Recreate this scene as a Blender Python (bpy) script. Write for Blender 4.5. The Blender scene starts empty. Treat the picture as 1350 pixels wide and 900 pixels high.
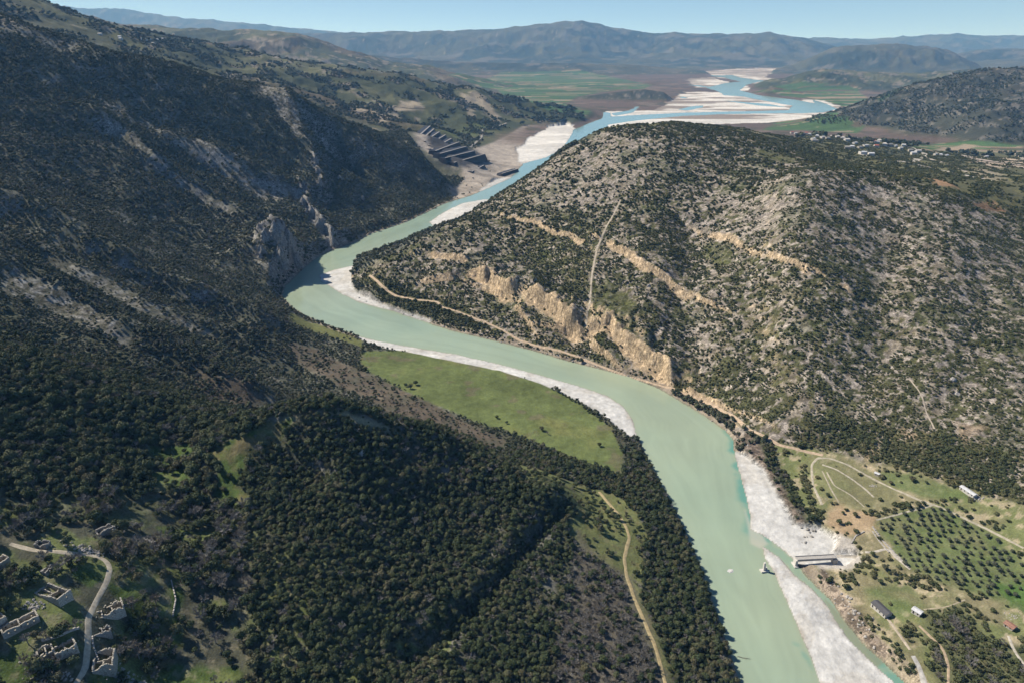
import bpy, math, random, time
import numpy as np
from mathutils import Vector
T0 = time.time()
random.seed(7)
RNG = np.random.default_rng(11)
SC = bpy.context.scene
COL = SC.collection

# ------------------------------------------------------------------ camera
CAMZ = 400.0
PITCH = math.radians(23.3)
CP, SP = math.cos(PITCH), math.sin(PITCH)
FPX = 900.0
cam_d = bpy.data.cameras.new('camera')
cam_d.sensor_width = 36.0
cam_d.lens = 24.0
cam_d.clip_start = 1.0
cam_d.clip_end = 150000.0
cam = bpy.data.objects.new('camera', cam_d)
COL.objects.link(cam)
cam.location = (0, 0, CAMZ)
cam.rotation_euler = (math.radians(90) - PITCH, 0, 0)
SC.camera = cam

def P(px, py, z=None, Y=None):
    """a point of the place from where it shows and its height or its distance"""
    u = (px - 675.0) / FPX
    v = (py - 450.0) / FPX
    fy = CP - v * SP
    fz = -SP - v * CP
    t = (z - CAMZ) / fz if Y is None else Y / fy
    return (t * u, t * fy, CAMZ + t * fz)

def plane(pts, z=0.0):
    return np.array([P(a, b, z=z)[:2] for a, b in pts])

# ------------------------------------------------------------------ noise
def _hash(ix, iy, seed):
    h = (ix.astype(np.int64) * 374761393 + iy.astype(np.int64) * 668265263 + seed * 1442695041) & 0xffffffff
    h = ((h ^ (h >> 13)) * 1274126177) & 0xffffffff
    h = h ^ (h >> 16)
    return (h & 0xffff).astype(np.float32) / 65535.0

def vnoise(x, y, seed=0):
    xf = np.floor(x); yf = np.floor(y)
    fx = (x - xf).astype(np.float32); fy = (y - yf).astype(np.float32)
    fx = fx * fx * (3 - 2 * fx); fy = fy * fy * (3 - 2 * fy)
    ix = xf.astype(np.int64); iy = yf.astype(np.int64)
    a = _hash(ix, iy, seed); b = _hash(ix + 1, iy, seed)
    c = _hash(ix, iy + 1, seed); d = _hash(ix + 1, iy + 1, seed)
    return (a + (b - a) * fx) * (1 - fy) + (c + (d - c) * fx) * fy

def fbm(x, y, scale, octv=4, seed=0, gain=0.5, ridged=False):
    s = np.zeros(np.shape(x), np.float32); amp = 1.0; tot = 0.0
    X = x / scale; Y = y / scale
    for o in range(octv):
        n = vnoise(X, Y, seed + o * 17) * 2 - 1
        if ridged:
            n = 1 - 2 * np.abs(n)
        s += amp * n; tot += amp; amp *= gain
        X, Y = X * 1.62 + Y * 1.18 + 5.3, Y * 1.62 - X * 1.18 + 9.1
    return s / tot

def sstep(a, b, x):
    t = np.clip((x - a) / (b - a), 0, 1)
    return t * t * (3 - 2 * t)

# ------------------------------------------------------------------ distances
def seg_dist(X, Y, a, b):
    dx, dy = b[0] - a[0], b[1] - a[1]
    L = dx * dx + dy * dy + 1e-9
    t = np.clip(((X - a[0]) * dx + (Y - a[1]) * dy) / L, 0, 1)
    return np.hypot(X - a[0] - t * dx, Y - a[1] - t * dy)

def sdf(X, Y, poly, pad=60.0):
    """signed distance to a polygon, negative inside; capped at pad outside"""
    poly = np.asarray(poly)
    out = np.full(X.shape, pad, np.float32)
    lo = poly.min(0) - pad; hi = poly.max(0) + pad
    m = (X > lo[0]) & (X < hi[0]) & (Y > lo[1]) & (Y < hi[1])
    if not m.any():
        return out
    x = X[m]; y = Y[m]
    d = np.full(x.shape, 1e9); ins = np.zeros(x.shape, bool)
    n = len(poly)
    for i in range(n):
        a = poly[i]; b = poly[(i + 1) % n]
        d = np.minimum(d, seg_dist(x, y, a, b))
        c = (a[1] > y) != (b[1] > y)
        if a[1] != b[1]:
            xi = (b[0] - a[0]) * (y - a[1]) / (b[1] - a[1]) + a[0]
            ins ^= c & (x < xi)
    out[m] = np.where(ins, -d, d)
    return out

def pdist(X, Y, line, pad=60.0, signed=False):
    line = np.asarray(line)
    out = np.full(X.shape, pad, np.float32)
    sg = np.ones(X.shape, np.float32)
    lo = line.min(0) - pad; hi = line.max(0) + pad
    m = (X > lo[0]) & (X < hi[0]) & (Y > lo[1]) & (Y < hi[1])
    if m.any():
        x = X[m]; y = Y[m]
        d = np.full(x.shape, 1e9); s = np.ones(x.shape)
        for a, b in zip(line[:-1], line[1:]):
            dd = seg_dist(x, y, a, b)
            cr = (b[0] - a[0]) * (y - a[1]) - (b[1] - a[1]) * (x - a[0])
            k = dd < d
            s = np.where(k, np.sign(cr), s); d = np.minimum(d, dd)
        out[m] = d; sg[m] = s
    return (out, sg) if signed else out

# ------------------------------------------------------------------ water and gravel outlines (water level 0)
RIVER = [(990, 960), (976, 905), (962, 860), (942, 800), (922, 745), (898, 690), (873, 640), (853, 603), (840, 575), (834, 553), (822, 536),
    (800, 521), (760, 508), (700, 491), (650, 478), (600, 467), (540, 457), (500, 450), (475, 444), (440, 432),
    (400, 415), (385, 405), (372, 392), (376, 377), (388, 366), (402, 352), (418, 340), (430, 333), (447, 327), (470, 319),
    (490, 308), (530, 295), (560, 281), (585, 269), (600, 264), (618, 259), (640, 250), (655, 243), (672, 236), (683, 224), (690, 216), (720, 208), (742, 196), (752, 180), (757, 171),
    (775, 163), (793, 157), (796, 148), (804, 149), (806, 154), (840, 152), (900, 149), (950, 147.5), (1000, 146.6), (1040, 145.5), (1045, 139.5), (1000, 131.5), (980, 127.5),
    (955, 126), (945, 120), (930, 116), (955, 110), (975, 108), (960, 104), (945, 100), (965, 99), (980, 104), (1000, 108), (985, 112), (975, 119), (1000, 126), (1050, 132), (1075, 137), (1070, 131), (1085, 136), (1105, 144), (1085, 148.5),
    (1060, 149.5), (1000, 150), (950, 151), (900, 153.2), (850, 158), (825, 161), (800, 165), (815, 182), (790, 205), (750, 232), (720, 254), (690, 278), (655, 300),
    (655, 264), (640, 263), (610, 268), (585, 280), (566, 293), (572, 299), (600, 300), (640, 305), (560, 330), (505, 340), (485, 346), (462, 351), (440, 356), (421, 363), (423, 370), (434, 377), (452, 388), (475, 399),
    (520, 411), (560, 424), (600, 437), (640, 446), (700, 461), (750, 476), (790, 486), (830, 496), (870, 512), (900, 530), (930, 548), (958, 568), (968, 580),
    (968, 596), (974, 618), (983, 650), (989, 680), (990, 697), (1010, 708), (1030, 722), (1047, 737), (1062, 757), (1082, 778), (1096, 790), (1112, 815), (1135, 845), (1165, 872), (1200, 905), (1190, 910),
    (1155, 878), (1122, 846), (1103, 820), (1090, 797), (1070, 775), (1052, 762), (1040, 748), (1025, 733), (1005, 719), (1009, 735), (1022, 757), (1034, 785), (1048, 815),
    (1060, 845), (1075, 880), (1085, 910), (1100, 960)]
RIVER_W = plane(RIVER)
G = {}
G['bar_a'] = [(470, 441), (540, 455), (600, 465), (650, 476), (700, 489), (760, 506), (800, 519), (824, 534), (836, 552), (843, 577), (830, 577), (806, 556), (770, 533), (715, 507), (660, 490), (600, 478), (545, 466), (500, 459), (480, 450)]
G['bar_tip'] = [(416, 362), (440, 354), (490, 342), (500, 345), (480, 352), (466, 362), (462, 376), (470, 388), (500, 401), (545, 416), (570, 424), (560, 427), (520, 414), (475, 402), (440, 386), (418, 368)]
G['bar_mid'] = [(563, 296), (585, 279), (610, 267), (640, 262), (660, 262), (665, 275), (620, 300), (580, 303)]
G['bar_right'] = [(967, 596), (985, 604), (1005, 620), (1025, 655), (1048, 695), (1080, 700), (1100, 715), (1095, 732), (1130, 737), (1110, 750), (1062, 745), (1045, 740), (1025, 724), (990, 700), (984, 650), (972, 615)]
G['bar_low'] = [(1002, 716), (1025, 733), (1050, 762), (1072, 776), (1090, 797), (1103, 820), (1122, 846), (1160, 882), (1215, 930), (1180, 960), (1100, 960), (1080, 905), (1058, 845), (1045, 815), (1030, 785), (1018, 757), (1007, 735)]
G['quarry_bank'] = [(683, 196), (700, 183), (722, 168), (745, 165), (757, 167), (760, 175), (744, 198), (722, 210), (692, 219), (684, 214)]
G['bank_small'] = [(632, 252), (652, 238), (676, 233), (676, 238), (655, 246), (640, 253)]
G['plain_a'] = [(775, 172), (790, 164), (802, 158), (850, 153), (900, 149), (1050, 143), (1060, 148), (1095, 148), (1060, 158), (1000, 163), (940, 165), (860, 168), (800, 175)]
G['plain_b'] = [(800, 148), (860, 146), (880, 138), (890, 130), (900, 122), (960, 122), (1000, 130), (1040, 136), (1060, 142), (1040, 148), (850, 153), (806, 154)]
G['plain_c'] = [(905, 104), (940, 103), (975, 112), (965, 120), (920, 116), (908, 110)]
G['plain_d'] = [(925, 95), (960, 92), (1000, 90.5), (1058, 91), (1020, 97), (1008, 102), (1030, 106), (1052, 112), (1000, 113), (985, 106), (950, 104), (940, 100)]
G['plain_e'] = [(1055, 130), (1085, 133), (1110, 142), (1102, 147), (1080, 141), (1055, 133)]
G['plain_f'] = [(965, 113), (985, 114), (988, 120), (975, 121)]
GW = {k: plane(v) for k, v in G.items()}

# ------------------------------------------------------------------ height control points
CTRL = []
def c(px, py, z=None, Y=None): CTRL.append(P(px, py, z=z, Y=Y))
def w(x, y, z): CTRL.append((x, y, z))
# the big left mountain: crest, then the slope column by column
crestA = [(-150, -40, 1800), (0, 22, 1810), (100, 52, 1780), (200, 80, 1850), (250, 90, 1930), (350, 115, 2010), (385, 128, 2030), (450, 158, 2060), (520, 185, 2080), (560, 212, 2060), (585, 240, 2010)]
for a, b, Yv in crestA:
    c(a, b, Y=Yv)
    x, y, z = P(a, b, Y=Yv)
    w(x * 1.1 - 20, y + 220, z * 0.80 - 22 if z > 60 else 8)
c(590, 258, z=6)
FOOT = ([300, 450, 620, 800, 957, 1093, 1240, 1480, 1600, 1700, 1940], [0, -60, -190, -250, -290, -385, -425, -425, -390, -335, -200])
SL = ([300, 900, 1500, 2000], [.44, .48, .55, .58])
for Yv in (640, 720, 800, 900, 1000, 1100, 1220, 1350, 1480, 1600, 1720, 1850):
    fx = np.interp(Yv, *FOOT); sl = np.interp(Yv, *SL)
    for dd in (60, 150, 260, 400, 560, 740, 950, 1300):
        zz = min(sl * dd, 420 + .12 * dd)
        if Yv > 1650 and dd > 600: continue
        if 1180 < Yv < 1560 and dd < 100: continue
        w(fx - dd, Yv, zz + (6 if dd < 100 else 0))
for a, b, zz in [(0, 520, 160), (0, 600, 148), (0, 680, 136), (0, 760, 126), (0, 850, 116), (0, 900, 108), (100, 520, 145), (100, 600, 131), (100, 680, 121), (110, 760, 114), (110, 850, 104), (110, 900, 97),
    (200, 520, 120), (200, 600, 108), (200, 680, 102), (200, 760, 94), (200, 850, 80), (200, 900, 74), (300, 550, 82), (-150, 600, 175), (-150, 800, 150)]:
    c(a, b, z=zz)
for a, b, Yv in [(450, 220, 1900), (500, 230, 1930), (540, 240, 1960)]: c(a, b, Y=Yv)
c(500, 285, z=22); c(450, 305, z=18); c(560, 268, z=12)
c(372, 297, Y=1300); c(356, 312, Y=1262); c(392, 318, Y=1345); c(412, 280, Y=1560)
c(380, 396, z=3); c(400, 430, z=8); c(440, 450, z=8); c(420, 470, z=12); c(430, 530, z=22); c(450, 500, z=15)
# the wooded knob
for a, b, Yv in [(300, 600, 455), (330, 580, 470), (365, 558, 488), (400, 548, 500), (450, 550, 510), (500, 562, 520), (560, 578, 530), (620, 598, 530), (680, 622, 520), (740, 650, 500),
    (400, 650, 430), (400, 720, 380), (400, 800, 330), (400, 890, 290), (550, 650, 465), (550, 720, 410), (550, 800, 355), (550, 890, 305), (700, 700, 455), (700, 780, 390), (700, 890, 320), (300, 680, 400), (300, 780, 335), (300, 880, 290)]:
    c(a, b, Y=Yv)
for a, b, Yv in [(400, 548, 500), (450, 550, 510), (500, 562, 520), (560, 578, 530), (620, 598, 530)]:
    x, y, z = P(a, b, Y=Yv)
    w(x * 1.12, y * 1.12, z * 0.62)
c(470, 530, z=25)
for a, b, zz in [(800, 700, 20), (800, 800, 18), (800, 890, 18), (860, 850, 14), (850, 700, 11), (830, 640, 9), (900, 800, 8), (910, 870, 8), (865, 740, 8), (500, 480, 7), (600, 520, 7), (700, 560, 7), (800, 600, 7), (560, 500, 7), (480, 460, 7), (620, 570, 9), (720, 610, 10), (500, 510, 11), (560, 550, 15), (660, 600, 15), (760, 640, 13), (770, 670, 18)]:
    c(a, b, z=zz)
for q in [(-150, 150, 85), (0, 200, 55), (0, 0, 50), (150, 150, 20), (300, 200, 6), (-300, 100, 150), (-500, 300, 235), (-1500, 1200, 600), (-1000, 600, 430), (-1900, 2000, 560), (0, -400, 60), (-600, -200, 240), (500, -200, 20), (900, 200, 60)]:
    w(*q)
# the right-hand hill
HILL = {470: (374, 8, 374, 8), 500: (395, 6, 347, 43), 550: (412, 6, 323, 58), 600: (428, 5, 300, 78), 680: (446, 5, 248, 124), 770: (471, 5, 195, 197), 860: (499, 5, 186, 218),
    950: (550, 5, 188, 212), 1050: (615, 7, 230, 204), 1150: (622, 16, 236, 190), 1250: (652, 24, 256, 172), 1350: (672, 33, 258, 150), 1500: (700, 40, 262, 150)}
for a, (pb, zb, pt, zt) in HILL.items():
    x0, y0, z0 = P(a, pb, z=zb); x1, y1, z1 = P(a, pt, z=zt)
    for f in ((0, .12, .25, .4, .55, .7, .85, 1) if pb != pt else (0,)):
        g = f + .035 * math.sin(math.pi * f)
        # keep the sight column: same X/depth line, height from the profile
        w(x0 + (x1 - x0) * f, y0 + (y1 - y0) * f, z0 + (z1 - z0) * g)
for a, b, zz in [(740, 201, 178), (800, 170, 219), (860, 164, 226), (950, 167, 214), (1050, 184, 172), (1050, 205, 190), (1150, 212, 148), (1250, 205, 90), (1250, 230, 140), (1350, 210, 70), (1350, 230, 105), (1500, 220, 70)]:
    c(a, b, z=zz)
for a, b, zz in [(1100, 700, 8), (1150, 750, 10), (1200, 700, 13), (1250, 750, 14), (1300, 700, 20), (1350, 750, 20), (1350, 850, 15), (1250, 850, 13), (1180, 820, 9), (1215, 885, 8), (1100, 640, 12), (1060, 640, 7), (1130, 800, 6), (1500, 850, 25), (1090, 760, 5),
    (1100, 190, 105), (1180, 207, 88), (1100, 215, 150), (1060, 181, 112), (1180, 190, 55), (1300, 215, 40), (1350, 200, 20), (1250, 190, 12), (1450, 200, 20)]:
    c(a, b, z=zz)
# back of the right hill, hidden
for a, b, zz in [(500, 347, 43), (550, 323, 58), (600, 300, 78), (680, 248, 124), (740, 201, 178), (800, 170, 219), (860, 164, 226), (950, 167, 214)]:
    x, y, z = P(a, b, z=zz)
    k = 1.14 if a < 650 else 1.20
    w(x * k, y * k, z * 0.52); w(x * (k + .17), y * (k + .17), 6)
for q in [(300, 2500, 5), (700, 2700, 8), (1200, 3000, 10), (1700, 3300, 8), (500, 3400, 4), (1000, 3900, 4), (1500, 4000, 4)]:
    w(*q)
# the dark hill far right
for a, b, Yv in [(1130, 141, 4050), (1200, 118, 4200), (1260, 103, 4300), (1310, 96, 4300), (1350, 98, 4300), (1450, 96, 4400)]:
    c(a, b, Y=Yv)
    x, y, z = P(a, b, Y=Yv)
    w(x * 1.15, y * 1.15, z * .5); w(x * 1.3, y * 1.3, 12)
for a, b, zz in [(1112, 152, 6), (1150, 170, 8), (1250, 182, 12), (1350, 190, 14), (1200, 150, 75), (1300, 150, 110)]:
    c(a, b, z=zz)
# quarry ground and the middle hill on the left
for a, b, zz in [(600, 250, 6), (640, 225, 12), (625, 240, 9), (680, 190, 8), (660, 205, 10), (720, 168, 5), (555, 178, 112), (600, 212, 55), (630, 205, 28), (590, 190, 62), (640, 190, 20)]:
    c(a, b, z=zz)
for a, b, Yv in [(240, 60, 4500), (350, 77, 4500), (430, 88, 4500), (500, 97, 4400), (560, 111, 4300), (640, 126, 4200), (700, 148, 4200), (750, 157, 4050),
    (450, 130, 3500), (300, 100, 3300), (350, 104, 3200), (520, 160, 3300), (550, 172, 2950), (600, 170, 3400), (600, 150, 3700), (650, 152, 3900),
    (20, 2, 3000), (100, 26, 3200), (160, 43, 3500), (200, 50, 4000), (-100, -40, 3000), (690, 160, 3900)]:
    c(a, b, Y=Yv)
for a, b, Yv in [(240, 60, 4500), (350, 77, 4500), (430, 88, 4500), (500, 97, 4400), (560, 111, 4300), (640, 126, 4200)]:
    x, y, z = P(a, b, Y=Yv)
    w(x * 1.2, y * 1.2, z * .35)
for q in [(-1100, 2700, 230), (-700, 2700, 150), (-350, 2700, 70), (-2600, 4800, 420), (0, 5500, 8), (1500, 6000, 6), (3500, 5500, 60), (-2500, 6500, 200), (-4500, 5000, 500), (3000, 2500, 60), (2000, 1500, 160), (3500, 1500, 150)]:
    w(*q)

def warp(x, y):
    yy = np.maximum(y, -60) + 260.0
    return x / yy, np.log(yy)
CT = np.array(CTRL)
ca, cb = warp(CT[:, 0], CT[:, 1])
def kern(r2): return np.sqrt(r2 + 0.0006)
_K = kern((ca[:, None] - ca[None]) ** 2 + (cb[:, None] - cb[None]) ** 2)
_n = len(CT)
_M = np.zeros((_n + 3, _n + 3)); _M[:_n, :_n] = _K - np.eye(_n) * 0.0015
_M[:_n, _n] = 1; _M[:_n, _n + 1] = ca; _M[:_n, _n + 2] = cb; _M[_n:, :_n] = _M[:_n, _n:].T
_w = np.linalg.solve(_M, np.concatenate([CT[:, 2], np.zeros(3)]))
def rbf(X, Y):
    a, b = warp(X, Y)
    a = a.astype(np.float32); b = b.astype(np.float32)
    s = (_w[_n] + _w[_n + 1] * a + _w[_n + 2] * b).astype(np.float32)
    for i in range(_n):
        s += np.float32(_w[i]) * kern((a - np.float32(ca[i])) ** 2 + (b - np.float32(cb[i])) ** 2)
    return s

# far ridges: skyline (px, py) at a distance, half-width of the ridge
RIDGES = [
    (8000, 1500, [(-300, -30), (-100, -12), (60, 6), (110, 20), (160, 32), (270, 39), (390, 43), (440, 60), (520, 84)], 21),
    (19800, 2700, [(150, 60), (300, 47), (380, 45), (450, 43), (560, 41.5), (640, 40), (700, 33), (745, 27), (765, 27), (800, 35), (860, 43), (960, 46), (1010, 43), (1060, 50), (1100, 62), (1140, 80)], 22),
    (12500, 1000, [(300, 62), (450, 68), (520, 76), (600, 82), (680, 84), (760, 83), (830, 86), (890, 91)], 23),
    (12600, 1100, [(1045, 88), (1070, 76), (1100, 62), (1180, 57), (1250, 65), (1295, 90)], 24),
    (7900, 620, [(1035, 104), (1055, 97), (1085, 91), (1130, 94), (1200, 97), (1300, 91), (1350, 88), (1500, 80)], 25),
    (16000, 2000, [(1180, 90), (1230, 80), (1290, 66), (1350, 64), (1500, 60)], 26),
    (28000, 3500, [(950, 70), (1020, 55), (1080, 50), (1130, 53), (1190, 49), (1260, 44), (1300, 47), (1350, 46), (1600, 44)], 27),
    (32000, 3500, [(0, 4), (60, 6), (95, 10), (160, 12), (230, 22), (300, 28), (400, 38), (480, 45), (600, 52)], 28),
    (36000, 4000, [(-400, 45), (400, 52), (700, 52), (1500, 50)], 29),
    (6000, 230, [(748, 136), (770, 127.5), (810, 122), (850, 118), (875, 122), (892, 134)], 30),
    (6700, 160, [(975, 121), (990, 114), (1020, 115), (1060, 121), (1100, 126)], 31),
]
def far_ridges(X, Y):
    out = np.zeros(X.shape, np.float32)
    for Yc, W, sky, seed in RIDGES:
        m = (Y > Yc - 3.2 * W) & (Y < Yc + 3.2 * W)
        if not m.any(): continue
        x = X[m]; y = Y[m]
        pts = np.array([P(a, b, Y=Yc) for a, b in sky])
        xs = x / y * Yc * .6 + x * .4
        cz = np.interp(xs, pts[:, 0], pts[:, 2], left=pts[0, 2], right=pts[-1, 2])
        edge = sstep(pts[0, 0] - W, pts[0, 0], xs) * (1 - sstep(pts[-1, 0], pts[-1, 0] + W, xs))
        wob = fbm(x, y, W * 1.1, 4, seed) * W * 0.5
        d = np.abs(y - Yc + wob * (1 - np.exp(-((y - Yc) / (W * .4)) ** 2))) / W
        prof = np.exp(-d ** 1.6 * 1.25)
        rg = fbm(x, y, W * 0.42, 5, seed + 5, ridged=True)
        rg = rg * .7 + fbm(x, y, W * 0.17, 4, seed + 9, ridged=True) * .45
        h = cz * edge * prof * (1 + (rg - .1) * 0.75 * (1 - prof) * np.clip(prof * 3, 0, 1)) + fbm(x, y, W * .12, 4, seed + 3) * W * .020 * prof * (W > 400)
        out[m] = np.maximum(out[m], h)
    return out

# ------------------------------------------------------------------ the terrain grid
NR1, NR2, NC = 1250, 470, 1050
b1 = np.linspace(math.log(140), math.log(2860), NR1)
b2 = np.linspace(math.log(2860), math.log(37500), NR2 + 1)[1:]
LB = np.concatenate([b1, b2])
ROWY = np.exp(LB) - 260.0
sc_ = np.linspace(-1, 1, NC)
COLS = sc_ * 0.92 + np.sign(sc_) * np.clip(np.abs(sc_) - .86, 0, 1) ** 2 * 12
FY = 150.0
def grid_xy():
    Yg = np.repeat(ROWY[:, None], NC, 1)
    Xg = COLS[None, :] * (np.maximum(Yg, -60) + FY)
    return Xg, Yg
XG, YG = grid_xy()
def grid_lookup(H, X, Y):
    X = np.asarray(X, float); Y = np.asarray(Y, float)
    r = np.interp(np.log(np.maximum(Y + 260, 141)), LB, np.arange(len(LB)))
    cc = np.interp(X / (np.maximum(Y, -60) + FY), COLS, np.arange(NC))
    r0 = np.clip(r.astype(int), 0, len(LB) - 2); c0 = np.clip(cc.astype(int), 0, NC - 2)
    fr = r - r0; fc = cc - c0
    return (H[r0, c0] * (1 - fr) * (1 - fc) + H[r0 + 1, c0] * fr * (1 - fc) + H[r0, c0 + 1] * (1 - fr) * fc + H[r0 + 1, c0 + 1] * fr * fc)

HB = np.zeros(XG.shape, np.float32)
# coarse evaluation of the smooth surface, then interpolation
cr = np.unique(np.concatenate([np.arange(0, len(LB), 4), [len(LB) - 1]])); cq = np.unique(np.concatenate([np.arange(0, NC, 4), [NC - 1]]))
Hc = rbf(XG[np.ix_(cr, cq)], YG[np.ix_(cr, cq)])
tmp = np.empty((len(cr), NC), np.float32)
for i in range(len(cr)): tmp[i] = np.interp(np.arange(NC), cq, Hc[i])
for j in range(NC): HB[:, j] = np.interp(np.arange(len(LB)), cr, tmp[:, j])
HB = np.maximum(HB, 3.0)
fade = 1 - sstep(5200, 6800, YG)
HB = 5.0 + (HB - 5.0) * fade
print('rbf', _n, round(time.time() - T0, 1))

def cast(pts, H, ymin=150.0):
    """where the sight lines through these spots meet the ground"""
    out = []
    ys = np.exp(np.linspace(math.log(max(ymin, 120)), math.log(40000), 6000))
    for a, b in pts:
        u = (a - 675.0) / FPX; v = (b - 450.0) / FPX
        fy = CP - v * SP; fz = -SP - v * CP
        t = ys / fy
        zz = CAMZ + t * fz
        h = grid_lookup(H, t * u, ys)
        k = np.argmax(h >= zz)
        if not (h >= zz).any(): k = len(ys) - 1
        if k > 0:
            d0 = zz[k - 1] - h[k - 1]; d1 = h[k] - zz[k]
            f = d0 / (d0 + d1 + 1e-6)
            yk = ys[k - 1] + (ys[k] - ys[k - 1]) * f
        else: yk = ys[k]
        out.append((yk / fy * u, yk))
    return np.array(out)

# cliffs: (line seen at the top edge, height, width of the shelf behind, roughness); the high side lies beyond the line
CLIFFS = [
    ([(608, 368), (628, 366), (645, 374), (662, 384), (676, 402)], 22, 60),
    ([(686, 396), (712, 403), (735, 416), (752, 434), (772, 450)], 25, 60),
    ([(768, 436), (800, 438), (826, 454), (846, 474), (868, 490), (895, 506)], 23, 55),
    ([(795, 322), (830, 343), (858, 366), (885, 378), (915, 396)], 12, 45),
    ([(560, 342), (585, 345), (605, 352), (622, 356)], 9, 40),
    ([(668, 286), (710, 297), (748, 315), (772, 326)], 7, 36),
    ([(930, 308), (955, 315), (980, 328)], 7, 36),
    ([(1008, 334), (1040, 348), (1072, 368)], 6, 36),
    ([(1098, 374), (1130, 393)], 6, 40),
    ([(330, 322), (345, 312), (362, 300), (378, 303), (392, 322), (400, 342), (392, 356)], 34, 45),
    ([(400, 262), (415, 285), (428, 305), (440, 318), (462, 312)], 24, 45),
    ([(412, 208), (418, 226), (424, 244), (420, 262)], 10, 25),
]
CLIFF_W = []
CM = np.zeros(XG.shape, np.float32)
near = YG < 2700
xn, yn = XG[near], YG[near]
hn = HB[near]; cmn = np.zeros(xn.shape, np.float32)
jit = fbm(xn, yn, 26, 4, 77) * 9
for line, H_, W_ in CLIFFS:
    L = cast(line, HB)
    CLIFF_W.append(L)
    d, sg = pdist(xn, yn, L, pad=W_ * 3.2, signed=True)
    if sg[np.argmin(np.hypot(xn - L[:, 0].mean() * 1.03, yn - L[:, 1].mean() * 1.03))] < 0: sg = -sg
    s = d * sg + jit
    # fade at both ends
    e0 = np.hypot(xn - L[0, 0], yn - L[0, 1]); e1 = np.hypot(xn - L[-1, 0], yn - L[-1, 1])
    endf = sstep(0, W_ * .5, e0) * sstep(0, W_ * .5, e1)
    hh = H_ * (0.75 + .35 * fbm(xn, yn, 18, 3, 91))
    step = sstep(-3.0, 3.0, s) * np.exp(-np.clip(s, 0, None) / W_) * endf * (d < W_ * 3)
    hn = hn + hh * step - hh * .25 * np.exp(-(np.clip(-s, 0, None) / (W_ * .4)) ** 2) * (s < 0) * endf * (d < W_ * 2)
    cmn = np.maximum(cmn, endf * np.exp(-((s + H_ * .15) / (H_ * .42)) ** 2))
HB[near] = hn; CM[near] = cmn

# spurs and gullies: (line, height of the swell or depth of the cut, width)
SPURS = [
    ([(130, 158), (190, 205), (250, 240), (330, 290)], 22, 34), ([(228, 183), (290, 205), (350, 232), (405, 250)], 22, 40),
    ([(175, 190), (215, 215), (245, 228)], 7, 20),
    ([(150, 180), (200, 222), (260, 262), (320, 300)], -14, 28), ([(235, 225), (280, 250), (330, 285)], -10, 30),
    ([(0, 262), (60, 285), (140, 330), (230, 372), (300, 400), (345, 425)], 18, 28),
    ([(0, 285), (80, 322), (150, 355), (240, 395), (310, 425)], -12, 26),
    ([(0, 355), (60, 370), (130, 410), (180, 445), (280, 490), (330, 520)], 16, 28), ([(60, 340), (140, 380), (220, 420), (290, 450), (380, 480)], -12, 24),
    ([(80, 60), (140, 110), (200, 160), (260, 210)], -16, 60), ([(0, 150), (80, 190), (150, 250), (260, 320)], -12, 50),
    ([(385, 130), (400, 170), (415, 205), (422, 240)], 16, 40), ([(440, 170), (470, 215), (495, 250), (500, 275)], -18, 50),
    ([(250, 100), (300, 150), (350, 200), (380, 225)], -12, 60),
    ([(745, 668), (715, 700), (680, 735), (640, 780), (610, 800)], -7, 6), ([(600, 805), (570, 835), (535, 860)], -7, 8),
    ([(735, 655), (700, 690), (660, 730), (620, 772)], 5, 14),
    ([(362, 585), (378, 604), (402, 622)], -16, 19), ([(296, 606), (318, 590), (345, 570), (372, 558), (410, 551), (460, 555), (510, 566), (575, 583)], 9, 20), ([(240, 600), (270, 625), (262, 680)], -7, 30),
    ([(900, 300), (905, 350), (895, 400), (905, 450), (920, 500)], -9, 26), ([(690, 330), (720, 345), (745, 380), (765, 425)], -7, 22),
    ([(815, 300), (850, 330), (870, 400), (900, 470)], 4, 20),
    ([(1000, 250), (990, 330), (1000, 400), (1010, 480)], -6, 25), ([(1180, 300), (1160, 400), (1150, 500)], -6, 25), ([(1300, 350), (1280, 440), (1260, 540)], -5, 25),
]
xn, yn = XG[near], YG[near]; hn = HB[near]
wx = fbm(xn, yn, 120, 3, 61) * 22; wy = fbm(xn, yn, 120, 3, 62) * 22
for line, H_, W_ in SPURS:
    L = cast(line, HB)
    k = min(1.0, W_ / 25)
    d = pdist(xn + wx * k, yn + wy * k, L, pad=W_ * 3)
    hn = hn + H_ * np.exp(-(d / W_) ** 2)
HB[near] = hn
hill = sstep(8, 70, HB)
HB += (fbm(XG, YG, 160, 3, 3, ridged=True) * 9 + fbm(XG, YG, 42, 3, 5) * 2.6) * hill * (1 - sstep(5200, 6800, YG)) * np.where(XG < 0, 1.0, .55)
HB += fbm(XG, YG, 11, 3, 9) * .7 * hill * (YG < 2600)
# middle distance hills are more eroded
HB += (fbm(XG, YG, 420, 4, 8, ridged=True) * 26 + fbm(XG, YG, 110, 4, 28, ridged=True) * 10) * hill * sstep(2300, 3200, YG) * (1 - sstep(5600, 6800, YG))
# rough rocky faces
HB += CM * fbm(XG, YG, 7, 3, 19, ridged=True) * 2.2
HB = np.maximum(HB, far_ridges(XG, YG)); HB = np.maximum(HB, 2.4 + fbm(XG, YG, 30, 2, 2) * .3)

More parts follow.
